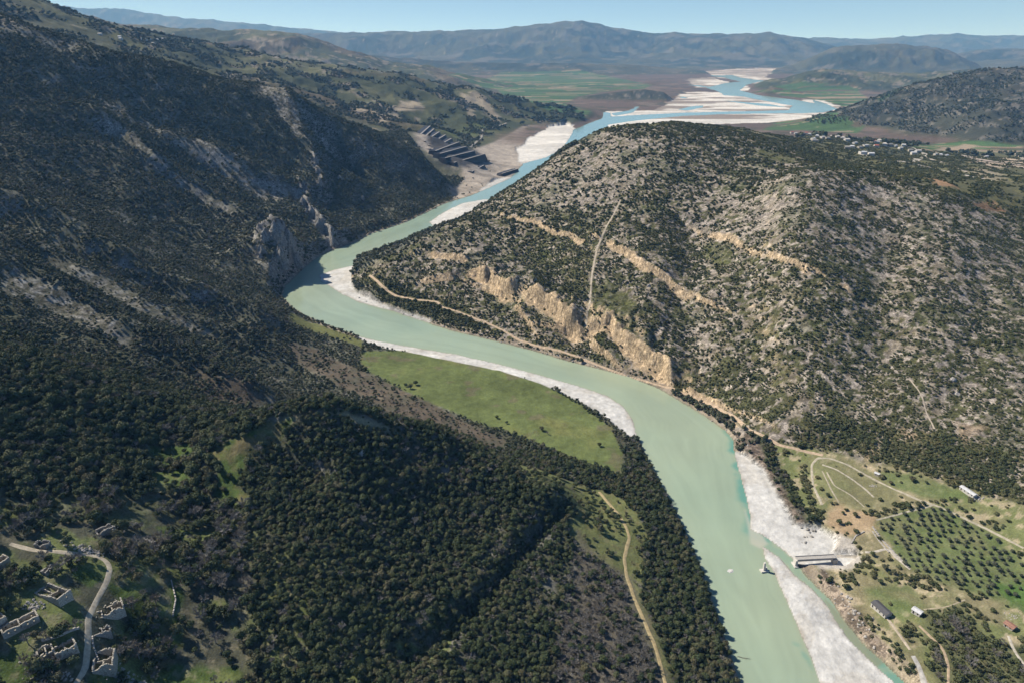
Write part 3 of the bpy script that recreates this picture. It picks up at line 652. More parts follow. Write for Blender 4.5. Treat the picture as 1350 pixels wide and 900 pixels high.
def terrain_mat(lo=.68, hi=1.32, bump=.5):
    m, nt, b = new_mat('earth')
    at = N(nt, 'ShaderNodeAttribute', attribute_name='Col')
    geo = N(nt, 'ShaderNodeNewGeometry')
    def noise(sc, det=4.0, ro=.6):
        n = N(nt, 'ShaderNodeTexNoise', inp={'Scale': sc, 'Detail': det, 'Roughness': ro}); nt.links.new(geo.outputs['Position'], n.inputs['Vector']); return n
    a = noise(.9, 5, .7); c_ = noise(.16, 4, .6); far = noise(.03, 5, .6)
    m1 = N(nt, 'ShaderNodeMapRange', inp={'From Min': .3, 'From Max': .7, 'To Min': lo, 'To Max': hi}); nt.links.new(a.outputs[0], m1.inputs[0])
    m2 = N(nt, 'ShaderNodeMapRange', inp={'From Min': .3, 'From Max': .7, 'To Min': .82, 'To Max': 1.18}); nt.links.new(c_.outputs[0], m2.inputs[0])
    m3 = N(nt, 'ShaderNodeMapRange', inp={'From Min': .3, 'From Max': .7, 'To Min': .85, 'To Max': 1.15}); nt.links.new(far.outputs[0], m3.inputs[0])
    # bare stony ground breaks up more
    mx = N(nt, 'ShaderNodeMix', data_type='FLOAT'); mx.inputs['A'].default_value = 1.0
    nt.links.new(at.outputs['Alpha'], mx.inputs[0])
    vo = N(nt, 'ShaderNodeTexVoronoi', feature='F1', inp={'Scale': .45, 'Detail': 2.0, 'Roughness': .7}); nt.links.new(geo.outputs['Position'], vo.inputs['Vector'])
    m4 = N(nt, 'ShaderNodeMapRange', inp={'From Min': .1, 'From Max': .8, 'To Min': 1.22, 'To Max': .55}); nt.links.new(vo.outputs['Distance'], m4.inputs[0])
    nt.links.new(m4.outputs[0], mx.inputs['B'])
    def mul(x, y):
        n = N(nt, 'ShaderNodeMath', operation='MULTIPLY'); nt.links.new(x, n.inputs[0]); nt.links.new(y, n.inputs[1]); return n.outputs[0]
    mp = N(nt, 'ShaderNodeMapping', inp={'Scale': (1, 1, .22)}); nt.links.new(geo.outputs['Position'], mp.inputs[0])
    fl = N(nt, 'ShaderNodeTexNoise', inp={'Scale': .55, 'Detail': 6.0, 'Roughness': .75}); nt.links.new(mp.outputs[0], fl.inputs['Vector'])
    fr = N(nt, 'ShaderNodeMapRange', inp={'From Min': .36, 'From Max': .64, 'To Min': .35, 'To Max': 1.6}); nt.links.new(fl.outputs[0], fr.inputs[0])
    sp = N(nt, 'ShaderNodeSeparateXYZ'); nt.links.new(geo.outputs['True Normal'], sp.inputs[0])
    sf = N(nt, 'ShaderNodeMapRange', inp={'From Min': .82, 'From Max': .66, 'To Min': 0.0, 'To Max': 1.0}); nt.links.new(sp.outputs['Z'], sf.inputs[0])
    fm = N(nt, 'ShaderNodeMix', data_type='FLOAT'); fm.inputs['A'].default_value = 1.0; nt.links.new(sf.outputs[0], fm.inputs[0]); nt.links.new(fr.outputs[0], fm.inputs['B'])
    m3_ = N(nt, 'ShaderNodeMath', operation='MULTIPLY'); nt.links.new(m3.outputs[0], m3_.inputs[0]); nt.links.new(fm.outputs['Result'], m3_.inputs[1]); m3 = m3_
    f = mul(mul(mul(m1.outputs[0], m2.outputs[0]), m3.outputs[0]), mx.outputs[0])
    sk_ = N(nt, 'ShaderNodeTexNoise', inp={'Scale': .24, 'Detail': 6.0, 'Roughness': .68, 'Distortion': .6}); nt.links.new(geo.outputs['Position'], sk_.inputs['Vector'])
    sr = N(nt, 'ShaderNodeMapRange', inp={'From Min': .485, 'From Max': .555, 'To Min': .6, 'To Max': 1.42}); nt.links.new(sk_.outputs[0], sr.inputs[0])
    sx = N(nt, 'ShaderNodeMix', data_type='FLOAT'); sx.inputs['A'].default_value = 1.0; nt.links.new(at.outputs['Alpha'], sx.inputs[0]); nt.links.new(sr.outputs[0], sx.inputs['B']); f = mul(f, sx.outputs['Result'])
    vm = N(nt, 'ShaderNodeVectorMath', operation='SCALE'); nt.links.new(at.outputs['Color'], vm.inputs[0]); nt.links.new(f, vm.inputs['Scale'])
    nt.links.new(vm.outputs[0], b.inputs['Base Color'])
    b.inputs['Roughness'].default_value = .95; b.inputs['Specular IOR Level'].default_value = .1
    bp = N(nt, 'ShaderNodeBump', inp={'Strength': bump, 'Distance': .8}); nt.links.new(a.outputs[0], bp.inputs['Height'])
    bp2 = N(nt, 'ShaderNodeBump', inp={'Strength': .35, 'Distance': 12.0}); nt.links.new(far.outputs[0], bp2.inputs['Height']); nt.links.new(bp.outputs[0], bp2.inputs['Normal'])
    nt.links.new(bp2.outputs[0], b.inputs['Normal'])
    return m
M_EARTH = terrain_mat()
M_SHINGLE = terrain_mat(.94, 1.06, .08); M_SHINGLE.name = 'shingle'

# ------------------------------------------------------------------ mesh helpers
def mesh_from(name, V, F, mats, smooth=False, midx=None):
    me = bpy.data.meshes.new(name)
    V = np.asarray(V, np.float32); F = np.asarray(F, np.int32)
    k = F.shape[1]
    me.vertices.add(len(V)); me.vertices.foreach_set('co', V.ravel())
    me.loops.add(F.size); me.loops.foreach_set('vertex_index', F.ravel())
    me.polygons.add(len(F)); me.polygons.foreach_set('loop_start', np.arange(0, F.size, k, dtype=np.int32))
    try: me.polygons.foreach_set('loop_total', np.full(len(F), k, np.int32))
    except Exception: pass
    if midx is not None: me.polygons.foreach_set('material_index', np.asarray(midx, np.int32))
    me.polygons.foreach_set('use_smooth', np.full(len(F), smooth, bool))
    for m in (mats if isinstance(mats, (list, tuple)) else [mats]): me.materials.append(m)
    me.update(calc_edges=True)
    return me
def link(name, me, parent=None, kind=None):
    o = bpy.data.objects.new(name, me); COL.objects.link(o)
    if parent is not None: o.parent = parent
    if kind: o['kind'] = kind
    return o
def tag(o, label, cat, group=None):
    o['label'] = label; o['category'] = cat
    if group: o['group'] = group
    return o

# ------------------------------------------------------------------ ground, gravel banks, meadow
NR = len(LB)
idx = np.arange(NR * NC).reshape(NR, NC)
Q = np.stack([idx[:-1, :-1], idx[:-1, 1:], idx[1:, 1:], idx[1:, :-1]], -1).reshape(-1, 4)
def fmean(A): return (A[:-1, :-1] + A[:-1, 1:] + A[1:, 1:] + A[1:, :-1]).reshape(-1) / 4
VAL = np.stack([XG, YG, H], -1).reshape(-1, 3).astype(np.float32)
CAL = np.concatenate([C, ROCKM[..., None]], -1).reshape(-1, 4).astype(np.float32)
cls = np.zeros(len(Q), int)
cls[fmean(gl) > .5] = 1
cls[(fmean(reg('meadow', XG, YG, 3, None)) > .5) & (cls == 0)] = 2
for ci, nm in ((0, 'ground'), (1, 'gravel_bank'), (2, 'meadow')):
    q = Q[cls == ci]
    u, inv = np.unique(q, return_inverse=True)
    me = mesh_from(nm, VAL[u], inv.reshape(-1, 4), M_SHINGLE if ci == 1 else M_EARTH, smooth=True)
    at = me.attributes.new('Col', 'FLOAT_COLOR', 'POINT'); at.data.foreach_set('color', CAL[u].ravel())
    link(nm, me, kind='structure')
# ------------------------------------------------------------------ water
WM = fmean(DR - 10 - YG * .012) < 0
WM &= (VAL[Q[:, 0], 1] > 100)
q = Q[WM]; u, inv = np.unique(q, return_inverse=True)
wv = VAL[u].copy(); wv[:, 2] = 0
me = mesh_from('river', wv, inv.reshape(-1, 4), [], smooth=True)
wx_, wy_ = wv[:, 0], wv[:, 1]
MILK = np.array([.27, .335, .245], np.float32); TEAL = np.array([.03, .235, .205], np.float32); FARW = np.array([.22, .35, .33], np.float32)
wc = np.zeros((len(wv), 3), np.float32) + MILK
ns = fbm(wx_ + fbm(wx_, wy_, 60, 3, 141) * 25, wy_, 55, 4, 140); wc *= (1 + .10 * ns)[:, None]; wc += (fbm(wx_, wy_, 140, 3, 144) * .03)[:, None] * np.array([1, .2, -.2], np.float32)
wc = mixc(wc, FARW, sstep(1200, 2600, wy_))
dr = DR.reshape(-1)[u]
wc *= (1 + .11 * (vnoise(dr / 7 + fbm(wx_, wy_, 45, 2, 146) * 1.6, wy_ / 130, 145) - .5) + .06 * (vnoise(dr / 2.2 + 40 + fbm(wx_, wy_, 30, 2, 148) * 2, wy_ / 70, 147) - .5))[:, None]
wc = mixc(wc, [.30, .33, .23], np.exp(np.clip(dr, -60, 0) / 2.5) * .6 * (wy_ < 2500))
for pl, a, so in (([(955, 566), (970, 582), (982, 592), (974, 602), (962, 592)], .7, 5), ([(972, 606), (984, 640), (992, 680), (1000, 700), (1010, 712), (992, 716), (980, 700), (982, 672), (975, 640), (968, 610)], .62, 4.5),
      ([(990, 694), (1012, 710), (1045, 738), (1062, 758), (1096, 790), (1120, 825), (1200, 900), (1180, 905), (1118, 845), (1088, 797), (1050, 760), (1030, 736), (1002, 718)], .18, 2), ([(1050, 850), (1068, 880), (1078, 888), (1068, 868)], .35, 3),
      ([(1140, 850), (1200, 905), (1180, 905)], .4, 2)):
    d = sdf(wx_, wy_, plane(pl), 30); wc = mixc(wc, TEAL, (1 - sstep(-so, so, d + fbm(wx_, wy_, 14, 3, 143) * 7)) * a)
d = sdf(wx_, wy_, plane([(1088, 790), (1112, 815), (1135, 845), (1165, 872), (1155, 878), (1122, 846), (1100, 815)]), 30); wc = mixc(wc, [.20, .21, .14], (1 - sstep(-1, 2, d)) * .7)
d = sdf(wx_, wy_, plane([(982, 672), (990, 692), (1006, 706), (1012, 716), (1002, 722), (990, 716)]), 30); wc = mixc(wc, [.40, .40, .33], (1 - sstep(-2, 2.5, d)) * .8)
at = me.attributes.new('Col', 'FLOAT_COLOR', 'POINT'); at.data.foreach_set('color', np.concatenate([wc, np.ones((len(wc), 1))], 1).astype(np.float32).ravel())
mw, nt, b = new_mat('river_water')
a_ = N(nt, 'ShaderNodeAttribute', attribute_name='Col'); nt.links.new(a_.outputs['Color'], b.inputs['Base Color'])
b.inputs['Roughness'].default_value = .14; b.inputs['IOR'].default_value = 1.33; b.inputs['Specular IOR Level'].default_value = .5
geo = N(nt, 'ShaderNodeNewGeometry'); no = N(nt, 'ShaderNodeTexNoise', inp={'Scale': .5, 'Detail': 4.0, 'Roughness': .6}); nt.links.new(geo.outputs['Position'], no.inputs['Vector'])
bp = N(nt, 'ShaderNodeBump', inp={'Strength': .3, 'Distance': .25}); nt.links.new(no.outputs[0], bp.inputs['Height']); nt.links.new(bp.outputs[0], b.inputs['Normal'])
me.materials.append(mw)
link('river', me, kind='structure')
print('meshes', round(time.time() - T0, 1))
#@@VEG
# ------------------------------------------------------------------ foliage materials
def leaf_mat(name, cols, patch=None, rough=.75):
    m, nt, b = new_mat(name)
    oi = N(nt, 'ShaderNodeObjectInfo'); rp = N(nt, 'ShaderNodeValToRGB')
    el = rp.color_ramp.elements
    while len(el) < len(cols): el.new(.5)
    for i, cc in enumerate(cols):
        el[i].position = i / (len(cols) - 1); el[i].color = (*cc, 1)
    geo = N(nt, 'ShaderNodeNewGeometry')
    big = N(nt, 'ShaderNodeTexNoise', inp={'Scale': .022, 'Detail': 3.0}); nt.links.new(geo.outputs['Position'], big.inputs['Vector'])
    ad = N(nt, 'ShaderNodeMath', operation='MULTIPLY_ADD'); nt.links.new(oi.outputs['Random'], ad.inputs[0]); ad.inputs[1].default_value = .8
    sb = N(nt, 'ShaderNodeMapRange', inp={'From Min': .3, 'From Max': .7, 'To Min': -.1, 'To Max': .5}); nt.links.new(big.outputs[0], sb.inputs[0]); nt.links.new(sb.outputs[0], ad.inputs[2])
    nt.links.new(ad.outputs[0], rp.inputs[0])
    no = N(nt, 'ShaderNodeTexNoise', inp={'Scale': 1.6, 'Detail': 3.0}); nt.links.new(geo.outputs['Position'], no.inputs['Vector'])
    mr = N(nt, 'ShaderNodeMapRange', inp={'From Min': .3, 'From Max': .7, 'To Min': .65, 'To Max': 1.4}); nt.links.new(no.outputs[0], mr.inputs[0])
    vm = N(nt, 'ShaderNodeVectorMath', operation='SCALE'); nt.links.new(rp.outputs[0], vm.inputs[0]); nt.links.new(mr.outputs[0], vm.inputs['Scale'])
    nt.links.new(vm.outputs[0], b.inputs['Base Color']); b.inputs['Roughness'].default_value = rough; b.inputs['Specular IOR Level'].default_value = .25
    return m
M_OAK = leaf_mat('evergreen_leaves', [(.022, .033, .014), (.036, .053, .022), (.054, .074, .030), (.080, .096, .042), (.105, .10, .055)])
M_OAKF = leaf_mat('hillside_leaves', [(.026, .038, .022), (.040, .056, .030), (.058, .074, .040), (.086, .098, .056), (.11, .11, .075)])
M_MAQ = leaf_mat('scrub_leaves', [(.036, .048, .022), (.058, .072, .030), (.080, .092, .040), (.115, .112, .055)])
M_OLV = leaf_mat('olive_leaves', [(.055, .065, .042), (.075, .085, .055), (.095, .105, .07)])
M_BARE = leaf_mat('bare_twigs', [(.13, .125, .112), (.17, .162, .148), (.21, .20, .185), (.16, .14, .115)])
M_BARK = simple('bark', (.10, .085, .065), scale=2.0)

def ball(rx, rz, cz, seed, nu=10, nv=7, amp=.15):
    V = []; F = []
    r = np.random.default_rng(seed)
    for j in range(nv + 1):
        th = math.pi * j / nv
        for i in range(nu):
            ph = 2 * math.pi * i / nu
            k = 1 + amp * (r.random() - .5) * 2
            V.append((rx * k * math.sin(th) * math.cos(ph), rx * k * math.sin(th) * math.sin(ph), cz + rz * k * math.cos(th)))
    for j in range(nv):
        for i in range(nu):
            F.append((j * nu + i, (j + 1) * nu + i, (j + 1) * nu + (i + 1) % nu, j * nu + (i + 1) % nu))
    return np.array(V), np.array(F)
def crown_geo(seed, nleaf, nlobe, leaf, zc, flat=.8, spread=.62):
    r = np.random.default_rng(seed)
    lob = []
    for i in range(nlobe):
        a = 2 * math.pi * (i + r.random() * .7) / nlobe; q = spread * math.sqrt(r.random() * .75 + .2)
        lob.append((q * math.cos(a), q * math.sin(a), zc + (r.random() - .45) * .75 * flat, r.uniform(.30, .47)))
    lob.append((0, 0, zc + .3 * flat, .55))
    lob = np.array(lob)
    k = r.integers(0, len(lob), nleaf)
    d = r.normal(size=(nleaf, 3)); d[:, 2] = d[:, 2] * .9 + .25; d /= np.linalg.norm(d, axis=1)[:, None]
    pos = lob[k, :3] + d * (lob[k, 3] * r.uniform(.72, 1.08, nleaf))[:, None] * np.array([1, 1, flat])
    nrm = d + r.normal(size=(nleaf, 3)) * .38; nrm /= np.linalg.norm(nrm, axis=1)[:, None]
    t = np.cross(nrm, r.normal(size=(nleaf, 3))); t /= np.linalg.norm(t, axis=1)[:, None]; bt = np.cross(nrm, t)
    s = leaf * r.uniform(.6, 1.35, nleaf)[:, None]; s2 = s * r.uniform(.6, 1.0, nleaf)[:, None]
    V = np.stack([pos - t * s - bt * s2 * .6, pos + t * s * .7 - bt * s2, pos + t * s + bt * s2 * .7, pos - t * s * .6 + bt * s2], 1).reshape(-1, 3)
    F = np.arange(nleaf * 4).reshape(-1, 4)
    V2, F2 = ball(.58, .50 * flat, zc, seed + 1, 8, 6, .2)
    return np.concatenate([V, V2]), np.concatenate([F, F2 + len(V)])
def tube_geo(P0, P1, r0, r1, n=5):
    P0 = np.array(P0, float); P1 = np.array(P1, float); d = P1 - P0; L = np.linalg.norm(d); d = d / (L + 1e-9)
    a = np.cross(d, [0.3, .2, 1.0] if abs(d[2]) < .9 else [1.0, 0, 0]); a /= np.linalg.norm(a); b_ = np.cross(d, a)
    an = np.arange(n) * 2 * math.pi / n
    ring = np.cos(an)[:, None] * a + np.sin(an)[:, None] * b_
    V = np.concatenate([P0 + ring * r0, P1 + ring * r1])
    F = np.array([(i, (i + 1) % n, n + (i + 1) % n, n + i) for i in range(n)])
    return V, F
def cat(parts):
    V = []; F = []; o = 0
    for v, f in parts:
        V.append(v); F.append(f + o); o += len(v)
    return np.concatenate(V), np.concatenate(F)
def trunk_geo(h, r, seed):
    q = np.random.default_rng(seed); mid = np.array([q.normal() * .06, q.normal() * .06, h * .55])
    ps = [tube_geo((0, 0, -.35), mid, r, r * .75, 6)]
    for i in range(4):
        a = i * 1.57 + q.random(); ps.append(tube_geo(mid, mid + np.array([math.cos(a) * .35, math.sin(a) * .35, h * .6 + q.random() * .2]), r * .6, r * .2, 4))
    return cat(ps)
def bare_geo(seed):
    q = np.random.default_rng(seed); tr = []; tw = []
    mid = np.array([q.normal() * .08, q.normal() * .08, .55]); tr.append(tube_geo((0, 0, -.3), mid, .075, .055, 6))
    for i in range(6):
        a = i * 1.05 + q.random() * .6; e = q.uniform(.5, 1.15)
        p1 = mid + np.array([math.cos(a) * math.cos(e), math.sin(a) * math.cos(e), math.sin(e)]) * q.uniform(.4, .65)
        tr.append(tube_geo(mid, p1, .04, .022, 4))
        for j in range(5):
            d = (p1 - mid) / np.linalg.norm(p1 - mid) + q.normal(size=3) * .55; d[2] = abs(d[2]) * .8 + .15; d /= np.linalg.norm(d)
            p2 = p1 + d * q.uniform(.25, .45); tw.append(tube_geo(p1 * .9 + mid * .1, p2, .024, .014, 3))
            for k in range(11):
                d2 = d + q.normal(size=3) * .6; d2 /= np.linalg.norm(d2); s = p1 + (p2 - p1) * q.random()
                tw.append(tube_geo(s, s + d2 * q.uniform(.16, .36),   .020, .008, 3))
    return cat(tr), cat(tw)
def to_mesh(name, vf, mats, smooth=False, midx=None): return mesh_from(name, vf[0], vf[1], mats, smooth, midx)
OAKS = [(crown_geo(200 + i, 620, 8, .085, .95, .85), trunk_geo(.8, .075, 300 + i)) for i in range(4)]
OAKS_FAR = [crown_geo(220 + i, 150, 6, .17, .85, .85) for i in range(3)]
BUSH = [crown_geo(240 + i, 260, 7, .12, .36, .62, .68) for i in range(4)]
BARES = [bare_geo(260 + i) for i in range(3)]
OLV = [(crown_geo(280 + i, 420, 6, .09, .85, .75), trunk_geo(.7, .09, 380 + i)) for i in range(3)]
oak_me = [(to_mesh('crown', a, M_OAK), to_mesh('trunk', t, M_BARK, True)) for a, t in OAKS]
olv_me = [(to_mesh('crown', a, M_OLV), to_mesh('trunk', t, M_BARK, True)) for a, t in OLV]
bush_me = [to_mesh('shrub', a, M_MAQ) for a in BUSH]
bare_me = [(to_mesh('trunk', a, M_BARE), to_mesh('twigs', t, M_BARE)) for a, t in BARES]

# ------------------------------------------------------------------ roads, tracks and footpaths
TRACKS = {
 'village_track': ([(14, 716), (32, 722), (53, 726), (88, 728), (120, 731), (139, 737), (145, 748), (141, 764), (134, 780), (124, 798), (116, 817), (116, 833), (117, 852), (113, 879), (98, 905)], 3.3, (.42, .37, .28)),
 'sandy_track': ([(790, 648), (800, 660), (816, 678), (826, 695), (830, 708), (823, 733), (826, 758), (837, 790), (851, 822), (865, 854), (876, 896), (880, 915)], 3.4, (.36, .29, .16)),
 'shelf_path': ([(487, 363), (503, 377), (522, 390), (547, 395), (577, 398), (583, 405), (607, 412), (637, 423), (663, 435), (683, 448), (715, 458), (750, 466), (770, 474), (817, 492), (850, 502), (893, 514), (917, 524), (933, 531), (967, 548), (987, 566), (1027, 586), (1060, 594), (1085, 600)], 4.2, (.40, .31, .22)),
 'firebreak': ([(818, 264), (806, 288), (797, 305), (787, 327), (780, 367), (778, 397), (772, 430)], 3.6, (.33, .29, .23)),
 'flat_road': ([(1350, 722), (1330, 712), (1300, 696), (1270, 682), (1240, 668), (1215, 660), (1180, 645), (1150, 630), (1120, 613), (1095, 604), (1078, 603), (1070, 612), (1072, 640), (1084, 665)], 2.8, (.34, .31, .24)),
 'grove_road': ([(1155, 685), (1175, 680), (1200, 673), (1222, 668), (1232, 664)], 2.2, (.32, .30, .24)),
 'bridge_road': ([(1103, 733), (1125, 733), (1150, 728), (1170, 722), (1185, 738), (1200, 750)], 3.0, (.40, .37, .32)),
 'dirt_lane': ([(1168, 812), (1180, 828), (1190, 842), (1200, 856)], 2.4, (.36, .31, .24)), 'river_road': ([(1204, 864), (1212, 878), (1222, 908)], 3.8, (.33, .32, .30)),
 'brown_path': ([(1212, 824), (1228, 840), (1244, 855), (1251, 880), (1250, 905)], 2.2, (.33, .26, .18)),
 'pale_path': ([(1330, 838), (1336, 855), (1352, 878)], 2.4, (.40, .37, .31)),
 'hut_path': ([(1218, 803), (1240, 801), (1256, 797), (1272, 790)], 1.6, (.32, .28, .2)),
 'village_road': ([(1135, 204), (1160, 210), (1178, 213), (1192, 214), (1206, 213), (1217, 208), (1219, 203), (1210, 198), (1195, 193)], 17, (.40, .37, .31)),
 'ridge_road': ([(1200, 215), (1225, 221), (1248, 226), (1275, 232), (1295, 236), (1305, 239)], 13, (.40, .37, .32)), 'spur_road': ([(1222, 208), (1240, 214), (1262, 222), (1275, 228)], 10, (.36, .32, .26)),
 'main_road': ([(1272, 206), (1290, 211), (1310, 214), (1350, 219), (1400, 224)], 32, (.42, .36, .30)), 'side_road': ([(1341, 203), (1349, 212)], 16, (.40, .36, .30)),
 'hill_road': ([(455, 147), (485, 146), (520, 140), (545, 143), (560, 143)], 9, (.27, .23, .17)), 'stream_road': ([(620, 195), (635, 181), (636, 172), (655, 168), (668, 163)], 9, (.30, .28, .24)),
 'loop_inner': ([(1084, 612), (1102, 618), (1125, 632), (1142, 645), (1152, 655)], 2.2, (.34, .31, .25)), 'loop_lower': ([(1090, 622), (1100, 640), (1122, 652), (1140, 668)], 1.8, (.32, .29, .22)), 'loop_faint': ([(1084, 620), (1096, 645), (1106, 662)], 1.6, (.30, .27, .2)), 'goat_path': ([(1200, 500), (1215, 520), (1222, 545), (1232, 565)], 1.6, (.36, .31, .25)),
}
TR_W = {}
def road(name, pts, width, col, lift=.14):
    L = cast(pts, H); TR_W[name] = (L, width)
    seg = np.hypot(*np.diff(L, axis=0).T); s = np.concatenate([[0], np.cumsum(seg)]); n = max(3, int(s[-1] / max(1.6, width * .4)))
    # smooth the corners
    t = np.linspace(0, s[-1], n); x = np.interp(t, s, L[:, 0]); y = np.interp(t, s, L[:, 1])
    for _ in range(max(1, int(6 / max(1.6, width * .4)) + 2)):
        x[1:-1] = (x[:-2] + 2 * x[1:-1] + x[2:]) / 4; y[1:-1] = (y[:-2] + 2 * y[1:-1] + y[2:]) / 4
    tx = np.gradient(x); ty = np.gradient(y); l = np.hypot(tx, ty) + 1e-9; nx, ny = -ty / l, tx / l
    V = []; K = 7
    wl = width * .5 * (1 + .35 * fbm(x, y, 9, 2, 55)); wr = width * .5 * (1 + .35 * fbm(x, y, 9, 2, 56))
    f = np.linspace(-1, 1, K)
    off = np.where(f[None] < 0, f[None] * wl[:, None], f[None] * wr[:, None])
    X = x[:, None] + nx[:, None] * off; Y = y[:, None] + ny[:, None] * off
    Z = height(X, Y) + lift + np.clip(Y - 1500, 0, 4000) * .0011 + max(0, width - 5) * .06 - np.abs(f)[None] ** 4 * (lift + .1)
    V = np.stack([X, Y, Z], -1).reshape(-1, 3)
    i = np.arange(n * K).reshape(n, K); F = np.stack([i[:-1, :-1], i[:-1, 1:], i[1:, 1:], i[1:, :-1]], -1).reshape(-1, 4)
    m = simple('dirt_' + name, col, scale=.35, amt=.42)
    link('dirt_road' if width > 2.5 else 'footpath', mesh_from(name, V, F, m, True), kind='structure')
for k, (p, wd2, col) in TRACKS.items(): road(k, p, wd2, col)
EDGE = cast([(482, 459), (540, 464), (600, 473), (660, 487), (720, 507), (770, 536), (808, 563), (826, 600), (838, 622)], H)
EDGE2 = cast([(378, 398), (392, 411), (420, 424), (470, 446), (500, 452)], H)
ROWT = cast([(1060, 615), (1064, 640), (1072, 660), (1078, 690)], H)
print('tracks', round(time.time() - T0, 1))

# ------------------------------------------------------------------ where plants grow
AVOID = []      # (x, y, radius) kept clear for buildings
# ------------------------------------------------------------------ buildings
M_STONE = simple('rubble_stone', (.35, .325, .275), scale=1.1, amt=.6, bump=.8); M_STONE2 = simple('grey_stone', (.25, .24, .22), scale=1.6, amt=.45, bump=.5)
M_WHITE = simple('limewash', (.50, .48, .44), scale=.8, amt=.2); M_TILE = simple('red_tiles', (.36, .13, .09), scale=3, amt=.35); M_SLATE = simple('dark_roof', (.085, .085, .09), scale=2, amt=.3)
M_TIN = simple('pale_sheet_roof', (.50, .51, .52), rough=.6, scale=.6, amt=.25); M_DARK = simple('dark_opening', (.03, .028, .025), scale=2); M_CONC = simple('concrete', (.36, .345, .32), scale=.7, amt=.25, bump=.3)
M_CONCP = simple('pale_concrete', (.52, .50, .46), scale=.8, amt=.2, bump=.2); M_WOOD = simple('grey_wood', (.2, .18, .15), scale=2); M_BOULD = simple('boulder_stone', (.36, .34, .31), scale=1.2, amt=.35, bump=.5)
BF = np.array([(0, 2, 3, 1), (4, 5, 7, 6), (0, 1, 5, 4), (2, 6, 7, 3), (0, 4, 6, 2), (1, 3, 7, 5)])
def box(x0, x1, y0, y1, z0, z1, tw=0.0, jit=0.0):
    V = np.array([(x, y, z) for z in (z0, z1) for y in (y0, y1) for x in (x0, x1)], float)
    if jit: V = V + np.random.default_rng(int(abs(x0 * 13 + y0 * 7 + z1 * 3) * 100) % 99991).uniform(-jit, jit, V.shape)
    return V, BF.copy()
def root(name, x, y, z, rz, label, catg, group=None):
    o = bpy.data.objects.new(name, None); COL.objects.link(o); o.location = (x, y, z); o.rotation_euler = (0, 0, rz); o.empty_display_size = 1
    return tag(o, label, catg, group)
def part(name, ps, mat, parent, smooth=False):
    v, f = cat(ps if isinstance(ps, list) else [ps]); return link(name, mesh_from(name, v, f, mat, smooth), parent)
def wall_run(a, b, th, h, r, holes=True, ragged=1.0, z0=-5.0, gable=0.0):
    """a rubble wall from a to b: blocks of uneven height, with door and window gaps"""
    a = np.array(a, float); b = np.array(b, float); L = np.hypot(*(b - a)); d = (b - a) / L; n = np.array([-d[1], d[0]])
    k = max(2, int(L / .7)); out = []; gap = [i for i in range(1, k - 1) if holes and i % 4 == 2 and r.random() < .4]
    hs = []
    hh = h
    for i in range(k):
        hh += r.uniform(-.5, .5) * ragged; hh = min(max(hh, h * .35), h * 1.15); hs.append(hh + gable * (1 - abs((i + .5) / k * 2 - 1)))
    for i in range(k):
        p = a + d * (L * i / k); q = a + d * (L * (i + 1) / k); zz = hs[i]
        lv = [(z0, zz)] if i not in gap else [(z0, 1.0), (2.3, max(zz, 2.75))]
        for l0, l1 in lv:
            c4 = [p - n * th / 2, q - n * th / 2, p + n * th / 2, q + n * th / 2]
            V = np.array([(*c, z) for z in (l0, l1) for c in c4]); V[4:, 2] += np.array([r.uniform(-.12, .12) for _ in range(4)]); out.append((V, BF.copy()))
    return out
def rubble(n, rx, ry, r, s=(.15, .5)):
    ps = []
    for _ in range(n):
        x, y = r.gauss(0, rx), r.gauss(0, ry); k = r.uniform(*s); V, F = ball(k, k * .7, 0, r.randrange(9999), 6, 4, .35); V = V + np.array([x, y, k * .1]); ps.append((V, F))
    return ps
def ruin(A, B, wd, h, label, rooms=2, cross=False, ragged=1.0, seed=1, mat=None, gable=0):
    r = random.Random(seed); mat = mat or M_STONE; h *= .72; wd *= .82; ragged *= 1.5
    xa, ya, za = spot(*A); xb, yb, zb = spot(*B); L = math.hypot(xb - xa, yb - ya); ang = math.atan2(yb - ya, xb - xa); x, y = (xa + xb) / 2, (ya + yb) / 2
    L = max(L, 4.0); z = sum(float(height(x + dx * L * .4, y + dy * L * .4)) for dx in (-1, 0, 1) for dy in (-1, 0, 1)) / 9 + .4
    o = root('ruined_house', x, y, z, ang, label, 'ruined house', 'roofless stone houses of the abandoned village')
    t = .75; hx, hy = L / 2, wd / 2
    part('long_wall', wall_run((-hx + t / 2, -hy), (hx - t / 2, -hy), t, h, r, ragged=ragged), mat, o); part('long_wall', wall_run((-hx + t / 2, hy), (hx - t / 2, hy), t, h, r, ragged=ragged), mat, o)
    part('end_wall', wall_run((-hx, -hy - t / 2), (-hx, hy + t / 2), t, h, r, ragged=ragged, gable=gable), mat, o); part('end_wall', wall_run((hx, -hy - t / 2), (hx, hy + t / 2), t, h, r, ragged=ragged, gable=gable * .6), mat, o)
    for i in range(1, rooms):
        xx = -hx + L * i / rooms + r.uniform(-.5, .5); part('partition_wall', wall_run((xx, -hy + t / 2 + .01), (xx, hy - t / 2 - .01), t * .8, h * .92, r, holes=False, ragged=ragged), mat, o)
    if cross and L > 8:
        part('partition_wall', wall_run((-hx + t / 2 + .01, 0), (-hx + L / rooms - t, 0), t * .8, h * .9, r, holes=False), mat, o)
    fs = part('fallen_stones', rubble(30, hx * .8, hy * .9, r), M_STONE2, o); fs['kind'] = 'stuff'
    AVOID.append((x, y, max(L, wd) * .5 + 1.2))
    return o
ruin((128, 703), (151, 700), 5.5, 4.2, 'two-room roofless stone ruin behind the track bend, farthest from the viewer', seed=2, mat=M_STONE2)
ruin((55, 776), (88, 794), 9.0, 4.8, 'four-room roofless stone house with pale gable in the middle of the village', 2, True, .7, 3)
